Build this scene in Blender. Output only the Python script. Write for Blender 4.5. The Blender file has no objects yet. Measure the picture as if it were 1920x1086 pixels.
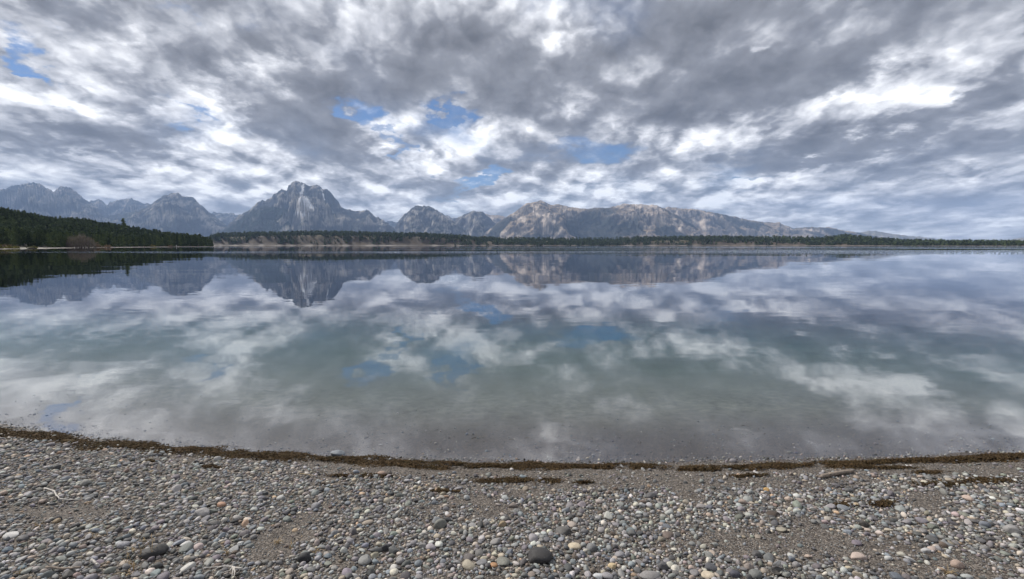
import bpy, bmesh, math, random
import numpy as np

# ------------------------------------------------------------------ camera
sc = bpy.context.scene
COL = sc.collection
W0, H0, F0 = 1920.0, 1086.0, 853.0       # photograph size and focal length in its pixels
HORIZON = 460.0
CAM_H = 2.3
PITCH = math.atan((H0 / 2 - HORIZON) / F0)
cam_d = bpy.data.cameras.new('camera')
cam_d.sensor_width = 36.0
cam_d.lens = 36.0 * F0 / W0
cam_d.clip_start = 0.05
cam_d.clip_end = 120000.0
cam = bpy.data.objects.new('camera', cam_d)
COL.objects.link(cam)
cam.location = (0, 0, CAM_H)
cam.rotation_euler = (math.pi / 2 - PITCH, 0, 0)
sc.camera = cam

def ray(px, py):
    a = (px - W0 / 2) / F0
    b = (H0 / 2 - py) / F0
    return np.array([a, math.cos(PITCH) + math.sin(PITCH) * b, -math.sin(PITCH) + math.cos(PITCH) * b])

def on_plane(px, py, z=0.0):
    d = ray(px, py)
    t = (z - CAM_H) / d[2]
    return np.array([d[0] * t, d[1] * t])

def at_depth(px, py, y):
    d = ray(px, py)
    t = y / d[1]
    return np.array([d[0] * t, y, CAM_H + d[2] * t])

# ------------------------------------------------------------------ sky and sun
SUN_EL, SUN_AZ = math.radians(42), math.radians(-58)      # azimuth from +Y, negative = left of the view
sun_dir = np.array([math.sin(SUN_AZ) * math.cos(SUN_EL), math.cos(SUN_AZ) * math.cos(SUN_EL), math.sin(SUN_EL)])

class N:
    """tiny expression builder for shader nodes"""
    def __init__(s, tree, sock): s.t, s.s = tree, sock
    def _m(s, op, *args, clamp=False):
        n = s.t.nodes.new('ShaderNodeMath'); n.operation = op; n.use_clamp = clamp
        for i, a in enumerate((s,) + args):
            if isinstance(a, N): s.t.links.new(a.s, n.inputs[i])
            else: n.inputs[i].default_value = a
        return N(s.t, n.outputs[0])
    def __add__(s, o): return s._m('ADD', o)
    __radd__ = __add__
    def __sub__(s, o): return s._m('SUBTRACT', o)
    def __rsub__(s, o): return (s * -1.0) + o
    def __mul__(s, o): return s._m('MULTIPLY', o)
    __rmul__ = __mul__
    def __truediv__(s, o): return s._m('DIVIDE', o)
    def max(s, o): return s._m('MAXIMUM', o)
    def min(s, o): return s._m('MINIMUM', o)
    def pow(s, o): return s._m('POWER', o)
    def f(s, op, *a): return s._m(op, *a)
    def clamp(s): return s._m('ADD', 0.0, clamp=True)
    def smooth(s, a, b):
        n = s.t.nodes.new('ShaderNodeMapRange'); n.interpolation_type = 'SMOOTHSTEP'
        s.t.links.new(s.s, n.inputs[0])
        for i, v in ((1, a), (2, b)):
            if isinstance(v, N): s.t.links.new(v.s, n.inputs[i])
            else: n.inputs[i].default_value = v
        return N(s.t, n.outputs[0])

def comb(t, x, y, z):
    n = t.nodes.new('ShaderNodeCombineXYZ')
    for i, a in enumerate((x, y, z)):
        if isinstance(a, N): t.links.new(a.s, n.inputs[i])
        else: n.inputs[i].default_value = a
    return N(t, n.outputs[0])

def noise(t, vec, scale, detail=2.0, rough=0.5, dist=0.0, lac=2.0, dim='3D'):
    n = t.nodes.new('ShaderNodeTexNoise'); n.noise_dimensions = dim
    if vec is not None: t.links.new(vec.s, n.inputs['Vector'])
    n.inputs['Scale'].default_value = scale; n.inputs['Detail'].default_value = detail
    n.inputs['Roughness'].default_value = rough; n.inputs['Lacunarity'].default_value = lac
    n.inputs['Distortion'].default_value = dist
    return N(t, n.outputs[0])

def mixc(t, fac, a, b, mode='MIX'):
    n = t.nodes.new('ShaderNodeMix'); n.data_type = 'RGBA'; n.blend_type = mode
    for i, v in ((0, fac), (6, a), (7, b)):
        if isinstance(v, N): t.links.new(v.s, n.inputs[i])
        elif i == 0: n.inputs[i].default_value = v
        else: n.inputs[i].default_value = (*v, 1.0)
    return N(t, n.outputs[2])
def build_sky():
    w = bpy.data.worlds.new('World'); sc.world = w; w.use_nodes = True
    t = w.node_tree; t.nodes.clear()
    w.cycles.sampling_method = 'MANUAL'; w.cycles.sample_map_resolution = 512
    tc = t.nodes.new('ShaderNodeTexCoord')
    sep = t.nodes.new('ShaderNodeSeparateXYZ'); t.links.new(tc.outputs['Generated'], sep.inputs[0])
    dx, dy, dz = (N(t, sep.outputs[i]) for i in range(3))
    az = dx.f('ARCTAN2', dy) * (180 / math.pi)
    el = dz.f('ARCSINE') * (180 / math.pi)
    dzc = dz.max(0.0)

    def azel(px, py):
        d = ray(px, py); d = d / np.linalg.norm(d)
        return math.degrees(math.atan2(d[0], d[1])), math.degrees(math.asin(d[2]))
    # warped direction so that nothing placed in the sky has a smooth outline
    inv0 = (dzc + 0.13).f('POWER', -0.75) * 1.25
    inv1 = (dzc + 0.12).f('POWER', -0.58) * 1.55
    q0 = comb(t, dx * inv0, dy * inv0, 0.0)
    wx = (noise(t, q0, 2.6, 6, 0.62) - 0.5)
    q1 = comb(t, dx * inv0 + 7.3, dy * inv0 + 2.1, 4.0)
    wy = (noise(t, q1, 2.6, 6, 0.62) - 0.5)
    ae = comb(t, az + wx * 20.0, el + wy * 12.0, 0.0)
    def blob(px, py, rx, ry, amp, rot=0.0):
        a, e = azel(px, py)
        a1, e1 = azel(px + rx, py); a2, e2 = azel(px, py - ry)
        mp = t.nodes.new('ShaderNodeMapping'); mp.vector_type = 'TEXTURE'; t.links.new(ae.s, mp.inputs[0])
        mp.inputs['Location'].default_value = (a, e, 0); mp.inputs['Rotation'].default_value = (0, 0, math.radians(rot))
        mp.inputs['Scale'].default_value = (abs(a1 - a), abs(e2 - e), 1)
        dt = t.nodes.new('ShaderNodeVectorMath'); dt.operation = 'DOT_PRODUCT'
        t.links.new(mp.outputs[0], dt.inputs[0]); t.links.new(mp.outputs[0], dt.inputs[1])
        mr = t.nodes.new('ShaderNodeMapRange'); mr.interpolation_type = 'SMOOTHSTEP'; t.links.new(dt.outputs['Value'], mr.inputs[0])
        mr.inputs[1].default_value = -0.6; mr.inputs[2].default_value = 1.9 if amp < 0 else 2.6; mr.inputs[3].default_value = amp * (0.76 if amp < 0 else 1.1); mr.inputs[4].default_value = 0.0
        return N(t, mr.outputs[0])
    cov = None
    for b in BLOBS:
        x = blob(*b); cov = x if cov is None else cov + x
    dark = None
    for b in DARKS:
        x = blob(*b); dark = x if dark is None else dark + x
    low = noise(t, comb(t, dx * inv0 + 3.0, dy * inv0 - 1.0, 1.7), 0.45, 2, 0.5) - 0.5
    cov = cov + low * 0.35 + CLOUD['cov']
    thin = None
    T = None; C = None; bright = None
    K = CLOUD['K']
    for k in range(K):
        f = (k + 0.5) / K
        h = f ** 1.3 * CLOUD['depth'] + 1.0
        iv = inv0 * h
        q = comb(t, dx * iv, dy * iv, h * CLOUD['zs'])
        n = noise(t, q, CLOUD['scale'], CLOUD['oct'], CLOUD['rough'], CLOUD['dist']) - 0.5
        x = n * CLOUD['gain'] + cov - (f ** 1.5 * CLOUD['rise'] + (1.0 - f) ** 3 * CLOUD['base'])
        a = x.smooth(-CLOUD['soft'] * 0.6, CLOUD['soft'] * 2) * (f * CLOUD['a1'] + CLOUD['a0'])
        deep = (n * CLOUD['ng'] + dark * 1.05 + CLOUD['d0']).smooth(0.0, 1.0)
        br = (1.0 - deep * CLOUD['dk']) * (f * CLOUD['b1'] + CLOUD['b0'])
        if T is None:
            acc = a * br; T = 1.0 - a
        else:
            acc = acc + T * a * br; T = T * (1.0 - a)
    veil = noise(t, comb(t, dx * inv1 + 5.0, dy * inv1 * 1.3, 2.0), 4.5, 6, 0.62, 0.4).smooth(0.44, 0.74) * 0.40     # thin scud drifting over the gaps
    acc = acc + T * veil * 0.60
    T = T * (1.0 - veil)
    alpha = (1.0 - T).clamp()
    lum = acc / alpha.max(0.02)
    ra = noise(t, comb(t, dx * inv1, dy * inv1, 9.0), CLOUD['rs'], 7, 0.6, 0.3)
    rb = noise(t, comb(t, dx * inv1 * 0.93 - 0.05, dy * inv1 * 0.93, 9.0), CLOUD['rs'], 3, 0.55, 0.3)
    def puffs(k, ox, oy):
        v = t.nodes.new('ShaderNodeTexVoronoi'); v.voronoi_dimensions = '2D'; v.feature = 'SMOOTH_F1'
        v.inputs['Scale'].default_value = CLOUD['ps']; v.inputs['Detail'].default_value = 3.0; v.inputs['Roughness'].default_value = 0.55
        v.inputs['Smoothness'].default_value = 0.35; v.normalize = True
        t.links.new(comb(t, dx * inv1 * k + ox + wx * 0.22, dy * inv1 * k * 0.8 + oy + wy * 0.22, 0.0).s, v.inputs['Vector'])
        return N(t, v.outputs['Distance'])
    pa = puffs(1.0, 0.0, 0.0); pb = puffs(0.95, -0.03, 0.0)
    lum = lum * (1.0 + (pb - pa) * CLOUD['p1'] + (0.35 - pa) * CLOUD['p2'])
    lum = lum * ((ra - 0.5) * CLOUD['r1'] + (ra - rb) * CLOUD['r2'] + 1.0)
    far_ = dz.smooth(0.13, -0.03) * 0.5          # clouds far off lose contrast in the air between
    lum = lum.max(0.03) * (1.0 - far_) + far_ * 0.66
    # colour of the cloud by brightness: cool dark bases to nearly white
    ramp = t.nodes.new('ShaderNodeValToRGB')
    t.links.new(lum.s, ramp.inputs[0])
    cr = ramp.color_ramp
    pts = CLOUD['ramp']
    while len(cr.elements) < len(pts): cr.elements.new(0.5)
    for e, (p, c) in zip(cr.elements, pts):
        e.position = p; e.color = (*c, 1)
    sky = t.nodes.new('ShaderNodeTexSky'); sky.sky_type = 'NISHITA'; sky.sun_disc = False
    sky.sun_elevation = SUN_EL; sky.sun_rotation = SUN_AZ
    sky.altitude = 2000; sky.air_density = 1.0; sky.dust_density = 0.0; sky.ozone_density = 6.0
    bg1 = t.nodes.new('ShaderNodeBackground'); t.links.new(sky.outputs[0], bg1.inputs[0]); bg1.inputs[1].default_value = CLOUD['sky']
    bg2 = t.nodes.new('ShaderNodeBackground'); t.links.new(ramp.outputs[0], bg2.inputs[0]); bg2.inputs[1].default_value = CLOUD['strength']
    ms = t.nodes.new('ShaderNodeMixShader')
    t.links.new(alpha.s, ms.inputs[0]); t.links.new(bg1.outputs[0], ms.inputs[1]); t.links.new(bg2.outputs[0], ms.inputs[2])
    out = t.nodes.new('ShaderNodeOutputWorld'); t.links.new(ms.outputs[0], out.inputs[0])

BLOBS = [  # gaps (negative) and banks (positive) of cloud: photograph x, y, half sizes, amount, tilt
    (50, 118, 52, 33, -0.75, -25), (85, 158, 50, 10, -0.6, -10), (674, 212, 50, 23, -1.1, -20), (842, 217, 46, 15, -1.0, 0), (1110, 280, 110, 26, -0.95, 6), (1060, 270, 30, 16, -0.4, 0),
    (890, 338, 60, 13, -0.8, 28), (325, 4, 40, 12, -0.7, 0), (455, 38, 24, 13, -0.6, 0), (1915, 25, 26, 26, -0.8, 0),
    (320, 220, 40, 9, -0.45, 0), (1290, 332, 40, 6, -0.35, 0), (735, 265, 28, 10, -0.5, -30), (1885, 142, 18, 6, -0.45, 0), (40, 243, 40, 6, -0.4, 0), (1420, 342, 40, 5, -0.4, 0),
    (430, 130, 150, 90, 0.5, 0), (250, 300, 250, 60, 0.25, 0), (1500, 120, 400, 120, 0.3, 0), (950, 120, 200, 80, 0.4, 0), (620, 330, 120, 60, 0.3, 0), (1400, 220, 200, 60, 0.3, 0), (980, 235, 60, 30, 0.25, 0),
]
DARKS = [
    (1180, 90, 380, 85, 0.42, 5), (1400, 160, 260, 40, 0.5, 5), (560, 215, 120, 70, 0.5, -20), (400, 130, 150, 55, 0.15, -20),
    (780, 90, 180, 70, 0.2, 0), (1560, 265, 260, 28, 0.35, 5), (190, 258, 120, 20, 0.4, 0), (1450, 312, 90, 20, 0.4, 15), (120, 40, 100, 30, 0.25, 0),
    (1030, 40, 40, 50, -0.35, 0), (1740, 205, 60, 22, -0.32, 20), (1690, 60, 230, 60, 0.22, 10), (1660, 255, 220, 40, 0.25, 5), (1840, 120, 120, 50, 0.15, 0), (250, 190, 200, 30, -0.3, 0), (560, 270, 100, 40, -0.2, 0), (300, 330, 250, 30, -0.3, 0), (1150, 350, 250, 40, -0.3, 0), (740, 250, 60, 40, -0.3, 0), (200, 20, 300, 30, -0.1, 0), (1450, 100, 30, 10, -0.3, 0),
]
CLOUD = dict(K=8, depth=0.42, zs=1.3, scale=1.45, oct=6, rough=0.52, dist=0.0, gain=2.6, cov=0.52, rise=0.55, base=0.28, soft=0.19, a0=0.35, a1=0.2,
             ps=4.2, p1=2.4, p2=0.35, rs=2.8, r1=0.25, r2=1.55, ng=2.5, d0=0.38, deep=0.9, dk=0.76, b0=0.62, b1=0.58, sky=0.055, strength=1.15,
             ramp=[(0.0, (0.05, 0.051, 0.056)), (0.35, (0.160, 0.165, 0.182)), (0.6, (0.36, 0.366, 0.390)), (0.85, (0.61, 0.613, 0.625)), (1.0, (0.76, 0.76, 0.765))])
build_sky()

sun_d = bpy.data.lights.new('sun', 'SUN'); sun_d.energy = 3.0; sun_d.angle = math.radians(2.0); sun_d.color = (1.0, 0.95, 0.88)
sun = bpy.data.objects.new('sun', sun_d); COL.objects.link(sun)
from mathutils import Vector
sun.rotation_mode = 'QUATERNION'
sun.rotation_quaternion = Vector(tuple(sun_dir)).to_track_quat('Z', 'Y')

sc.view_settings.view_transform = 'Standard'; sc.view_settings.look = 'None'
sc.view_settings.exposure = 0.80; sc.view_settings.gamma = 1.0; sc.view_settings.use_curve_mapping = False
sc.cycles.use_denoising = True; sc.cycles.adaptive_threshold = 0.02
sc.cycles.max_bounces = 6; sc.cycles.diffuse_bounces = 2; sc.cycles.glossy_bounces = 3; sc.cycles.transparent_max_bounces = 12; sc.cycles.volume_bounces = 0
# ------------------------------------------------------------------ helpers
rng = np.random.default_rng(7)
random.seed(7)

def hash2(ix, iy, seed):
    h = (ix.astype(np.int64) * 374761393 + iy.astype(np.int64) * 668265263 + seed * 1442695041) & 0xFFFFFFFF
    h = ((h ^ (h >> 13)) * 1274126177) & 0xFFFFFFFF
    return h ^ (h >> 16)

def perlin(x, y, seed=0):
    x0 = np.floor(x); y0 = np.floor(y); fx = x - x0; fy = y - y0
    u = fx * fx * fx * (fx * (fx * 6 - 15) + 10); v = fy * fy * fy * (fy * (fy * 6 - 15) + 10)
    def g(ix, iy, dx_, dy_):
        a = hash2(ix, iy, seed).astype(np.float64) * (2 * math.pi / 4294967296.0)
        return np.cos(a) * dx_ + np.sin(a) * dy_
    a = g(x0, y0, fx, fy); b = g(x0 + 1, y0, fx - 1, fy); c = g(x0, y0 + 1, fx, fy - 1); d = g(x0 + 1, y0 + 1, fx - 1, fy - 1)
    return (a + (b - a) * u + (c - a) * v + (a - b - c + d) * u * v) * 1.5

def fbm(x, y, octaves=5, seed=0, gain=0.5, lac=2.03):
    s = np.zeros_like(x); amp = 1.0
    for i in range(octaves):
        s += amp * perlin(x, y, seed + i * 17); amp *= gain; x = x * lac + 3.7; y = y * lac + 1.9
    return s

def ridged(x, y, octaves=5, seed=0, gain=0.5, lac=2.03):
    s = np.zeros_like(x); amp = 1.0; w = np.ones_like(x); tot = 0
    for i in range(octaves):
        n = (1 - np.abs(perlin(x, y, seed + i * 13))) ** 2
        s += amp * n * w; w = np.clip(n * 1.6, 0, 1); tot += amp; amp *= gain; x = x * lac + 5.1; y = y * lac + 2.3
    return s / tot

def sstep(a, b, x):
    t = np.clip((x - a) / (b - a), 0, 1); return t * t * (3 - 2 * t)

def mesh_np(name, verts, faces, smooth=True, color=None, cname='tint', floats=None):
    """verts (n,3), faces (m,3|4) arrays -> mesh; optional per-vertex colour (n,3) and named float attributes"""
    me = bpy.data.meshes.new(name)
    verts = np.ascontiguousarray(verts, np.float32); faces = np.ascontiguousarray(faces, np.int32)
    n, m, k = len(verts), len(faces), faces.shape[1]
    me.vertices.add(n); me.vertices.foreach_set('co', verts.ravel())
    me.loops.add(m * k); me.loops.foreach_set('vertex_index', faces.ravel())
    me.polygons.add(m); me.polygons.foreach_set('loop_start', np.arange(0, m * k, k, dtype=np.int32))
    try: me.polygons.foreach_set('loop_total', np.full(m, k, np.int32))
    except Exception: pass
    me.update(calc_edges=True)
    me.polygons.foreach_set('use_smooth', np.full(m, smooth, bool))
    if color is not None:
        a = me.color_attributes.new(cname, 'FLOAT_COLOR', 'POINT')
        c4 = np.ones((n, 4), np.float32); c4[:, :3] = color; a.data.foreach_set('color', c4.ravel())
    for nm, arr in (floats or {}).items():
        a = me.attributes.new(nm, 'FLOAT', 'POINT'); a.data.foreach_set('value', np.ascontiguousarray(arr, np.float32))
    me.validate()
    return me

def obj(name, me, mat=None, parent=None, loc=None, **props):
    o = bpy.data.objects.new(name, me); COL.objects.link(o)
    if mat is not None and me is not None and not me.materials: me.materials.append(mat)
    if parent is not None: o.parent = parent
    if loc is not None: o.location = tuple(float(v) for v in loc)
    for k_, v in props.items(): o[k_] = v
    return o

def grid_faces(nr, nc):
    i = np.arange(nr - 1)[:, None] * nc + np.arange(nc - 1)[None, :]
    return np.stack([i, i + 1, i + nc + 1, i + nc], -1).reshape(-1, 4)

def material(name):
    m = bpy.data.materials.new(name); m.use_nodes = True
    t = m.node_tree; t.nodes.clear()
    out = t.nodes.new('ShaderNodeOutputMaterial')
    b = t.nodes.new('ShaderNodeBsdfPrincipled'); t.links.new(b.outputs[0], out.inputs[0])
    return m, t, b, out

def setin(t, node, name, v):
    if isinstance(v, N): t.links.new(v.s, node.inputs[name])
    elif isinstance(v, tuple): node.inputs[name].default_value = (*v, 1.0)
    else: node.inputs[name].default_value = v

def attr(t, name, what='Color'):
    a = t.nodes.new('ShaderNodeAttribute'); a.attribute_name = name
    return N(t, a.outputs[what])

def position(t):
    g = t.nodes.new('ShaderNodeNewGeometry'); return N(t, g.outputs['Position'])

def objcoord(t):
    g = t.nodes.new('ShaderNodeTexCoord'); return N(t, g.outputs['Object'])

def bump(t, h, strength, dist):
    b = t.nodes.new('ShaderNodeBump'); b.inputs['Strength'].default_value = strength; b.inputs['Distance'].default_value = dist
    t.links.new(h.s, b.inputs['Height']); return N(t, b.outputs[0])

def voronoi(t, vec, scale, feature='F1', out='Distance', rnd=1.0):
    v = t.nodes.new('ShaderNodeTexVoronoi'); v.feature = feature
    t.links.new(vec.s, v.inputs['Vector']); v.inputs['Scale'].default_value = scale; v.inputs['Randomness'].default_value = rnd
    return N(t, v.outputs[out])

# ------------------------------------------------------------------ the lake's outline
NEAR_SHORE_PX = [(0, 795), (60, 806), (120, 815), (250, 830), (330, 838), (420, 846), (520, 852), (640, 858), (800, 862), (960, 865), (1100, 867),
                 (1280, 866), (1450, 862), (1600, 859), (1720, 855), (1820, 851), (1920, 846)]
near = [on_plane(*p) for p in NEAR_SHORE_PX]
FAR_PX = [(1990, 1200), (1920, 1350), (1700, 1700), (1500, 2200), (1350, 2600), (1150, 2900), (950, 2700), (700, 2450), (420, 2400), (385, 2300)]
def az_pt(px, y): return np.array([(px - 960) / F0 / math.cos(PITCH) * y * 1.0, y])
far = [az_pt(px, y) for px, y in FAR_PX]
LEFT_PX = [(395, 1250), (404, 900), (414, 810), (408, 770), (370, 700), (330, 640), (230, 480), (150, 390), (75, 315), (30, 280), (0, 262), (-60, 235)]
left = [az_pt(px, y) for px, y in LEFT_PX]
lake = np.array([(-330, 120), (-160, 45), (-60, 15), (-20, 9), (-11, 7.3)] + [tuple(p) for p in near] +
                [(9, 4.1), (20, 2), (60, -8), (200, -30), (600, 20), (1150, 420)] + [tuple(p) for p in far] + [tuple(p) for p in left])

def lake_dist(x, y):
    """signed distance to the lake's edge, positive on land"""
    shp = np.shape(x); x = np.ravel(x).astype(np.float64); y = np.ravel(y).astype(np.float64)
    d2 = np.full(x.shape, 1e18); inside = np.zeros(x.shape, bool)
    n = len(lake)
    for i in range(n):
        ax, ay = lake[i]; bx, by = lake[(i + 1) % n]
        ex, ey = bx - ax, by - ay
        tt = np.clip(((x - ax) * ex + (y - ay) * ey) / (ex * ex + ey * ey), 0, 1)
        d2 = np.minimum(d2, (x - ax - tt * ex) ** 2 + (y - ay - tt * ey) ** 2)
        c = ((ay > y) != (by > y))
        with np.errstate(divide='ignore', invalid='ignore'):
            inside ^= c & (x < ex * (y - ay) / (by - ay if by != ay else 1e-12) + ax)
    d = np.sqrt(d2)
    return np.where(inside, -d, d).reshape(shp)

def px_of(x, y):
    """photograph column in which a far point stands"""
    return 960 + F0 * math.cos(PITCH) * x / np.maximum(y, 1.0)

HILL = np.array([(-600, 36), (-100, 40), (0, 37), (60, 34), (100, 30), (200, 31), (300, 30), (370, 21), (400, 10), (418, 0)])
BLUFF = np.array([(370, 0), (405, 34), (420, 42), (480, 50), (600, 56), (700, 52), (800, 48), (870, 36), (920, 22), (950, 10), (1000, 6), (1150, 6), (1190, 24), (1280, 28), (1350, 28),
                  (1420, 22), (1540, 15), (1575, 19), (1620, 15), (1680, 7), (1750, 4), (1920, 3), (2300, 3)])
RISE = np.array([(370, 0), (400, 6), (900, 8), (960, 26), (1150, 28), (1220, 14), (1400, 12), (1520, 10), (1575, 22), (1630, 8), (1700, 2), (1920, 0)])

def land_z(x, y, s=None, fine=True):
    x = np.asarray(x, np.float64); y = np.asarray(y, np.float64)
    if s is None: s = lake_dist(x, y)
    r = np.hypot(x, y)
    px = px_of(x, y)
    wob = fbm(x * 1.1, y * 1.1, 3, 3) * 0.05 * np.exp(-r / 40)
    sn = s + wob
    near_z = np.where(sn < 2.6, 0.175 * sn, 0.455 + 0.05 * (sn - 2.6))
    near_z = np.minimum(near_z, 1.4 + 0.004 * sn)
    mid_z = np.minimum(0.035 * s, 0.9 + 0.003 * s)
    wn_ = sstep(15, 60, r)
    z = near_z * (1 - wn_) + mid_z * wn_
    water = np.where(sn > -0.8, 0.11 * sn, -0.088 + 0.095 * (sn + 0.8)); water = np.maximum(water, -4.0)
    z = np.where(sn > 0, z, water)
    front = (y > 60)
    hill = np.interp(px, HILL[:, 0], HILL[:, 1]) * sstep(12, 210, s) * (r < 1800) * front
    hill = hill * (1 + 0.18 * fbm(x / 90, y / 90, 2, 5))
    gul = np.clip(0.5 + 0.7 * fbm(px / 17.0, px * 0 + 0.5, 4, 8, 0.6), 0, 1.2)
    bl = np.interp(px, BLUFF[:, 0], BLUFF[:, 1])
    blf = (bl * sstep(10, 85 + 60 * gul, s) + np.interp(px, RISE[:, 0], RISE[:, 1]) * sstep(30, 330, s)) * (r > 1200) * front
    return z + np.where(s > 0, np.where(px < 419, hill * (r < 1800), 0) + blf, 0)

# ------------------------------------------------------------------ materials of the land
def mat_ground():
    m, t, b, out = material('ground')
    p = position(t)
    c = attr(t, 'tint')
    n = noise(t, p, 0.02, 8, 0.65); n2 = noise(t, p, 0.9, 4, 0.6)
    v = (n * 1.1 + n2 * 0.5 - 0.05).max(0.3)
    col = mixc(t, 1.0, c, comb(t, v, v, v), 'MULTIPLY')
    setin(t, b, 'Base Color', col); setin(t, b, 'Roughness', 0.9); setin(t, b, 'Specular IOR Level', 0.3)
    return m

def mat_beach():
    m, t, b, out = material('beach_gravel')
    p = position(t)
    wet = attr(t, 'wet', 'Fac'); deep = attr(t, 'deep', 'Fac')
    grain = voronoi(t, p, 95, 'F1', 'Color')
    gd = voronoi(t, p, 95, 'F1', 'Distance')
    sepg = t.nodes.new('ShaderNodeSeparateColor'); t.links.new(grain.s, sepg.inputs[0])
    g1 = N(t, sepg.outputs[0]); g2 = N(t, sepg.outputs[1])
    big = noise(t, p, 2.2, 4, 0.6)
    mid = noise(t, p, 18, 3, 0.6)
    dry = mixc(t, (g1.pow(2.2) * 0.9 + (mid - 0.5) * 0.4).clamp(), (0.046, 0.038, 0.032), (0.19, 0.168, 0.146))
    dry = mixc(t, (g2 - 0.86).max(0.0) * 4.0, dry, (0.36, 0.31, 0.26))
    dry = mixc(t, (big - 0.5).max(0.0) * 1.6, dry, (0.075, 0.06, 0.048))
    wetc = mixc(t, 1.0, dry, (0.60, 0.55, 0.52), 'MULTIPLY')
    col = mixc(t, wet, dry, wetc)
    vb = (noise(t, p, 0.02, 8, 0.65) * 1.1 + noise(t, p, 0.9, 4, 0.6) * 0.5 - 0.05).max(0.3)
    mot = (noise(t, p, 7.0, 6, 0.7) - 0.5) * 2.2 * (1.0 - attr(t, 'offshore', 'Fac')) + 1.0
    vb = vb * mot.max(0.25)
    bed = mixc(t, 1.0, attr(t, 'tint'), comb(t, vb, vb, vb), 'MULTIPLY')
    col = mixc(t, deep, col, bed)
    setin(t, b, 'Base Color', col)
    setin(t, b, 'Roughness', 0.9 - wet * (1.0 - deep) * 0.45); setin(t, b, 'Specular IOR Level', 0.3)
    hgt = (1.0 - gd) * 0.7 + mid * 0.8
    bn = bump(t, hgt, 0.9, 0.008); t.links.new(((1.0 - deep) * 0.9).s, bn.s.node.inputs['Strength']); setin(t, b, 'Normal', bn)
    return m

def bed_tint(s):
    d = sstep(0.2, 2.5, -s)[..., None]
    return np.array([0.135, 0.122, 0.11]) * (1 - d) + np.array([0.165, 0.155, 0.135]) * d

# ------------------------------------------------------------------ ground sheet to the horizon
def build_ground():
    th = np.concatenate([np.linspace(-56, 56, 430), np.linspace(56, 304, 90)[1:]]) * math.pi / 180
    rr = np.concatenate([np.geomspace(0.8, 200, 70)[:-1], np.geomspace(200, 3600, 250)[:-1], np.geomspace(3600, 24000, 26)])
    R, T = np.meshgrid(rr, th, indexing='ij')
    x = R * np.sin(T); y = R * np.cos(T)
    s = lake_dist(x, y)
    z = land_z(x, y, s)
    # beneath the finely modelled beach the sheet lies lower
    inx = sstep(-12.1, -10.6, x) * sstep(12.1, 10.6, x) * sstep(0.5, 0.9, y) * sstep(10.8, 9.2, y)
    z = z - 0.004 - 0.07 * inx
    nz = fbm(x / 60, y / 60, 3, 21); nz2 = fbm(x / 300, y / 300, 3, 22)
    px = px_of(x, y)
    sand = np.array([0.25, 0.225, 0.20]); tan = np.array([0.078, 0.060, 0.043]); floor = np.array([0.05, 0.045, 0.03]); grass = np.array([0.12, 0.105, 0.05])
    w = sstep(7, 18, s + 5 * nz)[..., None]
    isleft = ((px < 419) & (R < 1800))[..., None]
    inland = np.where(isleft, floor, tan * (1 + 0.35 * nz[..., None]))
    gr = sstep(70, 160, s + 40 * nz2)[..., None]
    inland = np.where(isleft, inland, inland * (1 - gr) + grass * gr)
    c = sand * (1 - w) + inland * w
    c = np.where(s[..., None] < 0, bed_tint(s), c)
    me = mesh_np('ground', np.stack([x, y, z], -1).reshape(-1, 3), grid_faces(len(rr), len(th))[:, ::-1], True, np.clip(c, 0.01, 1).reshape(-1, 3))
    obj('ground', me, mat_ground(), kind='structure', label='low shore land and lake floor reaching to the mountains')

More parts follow.
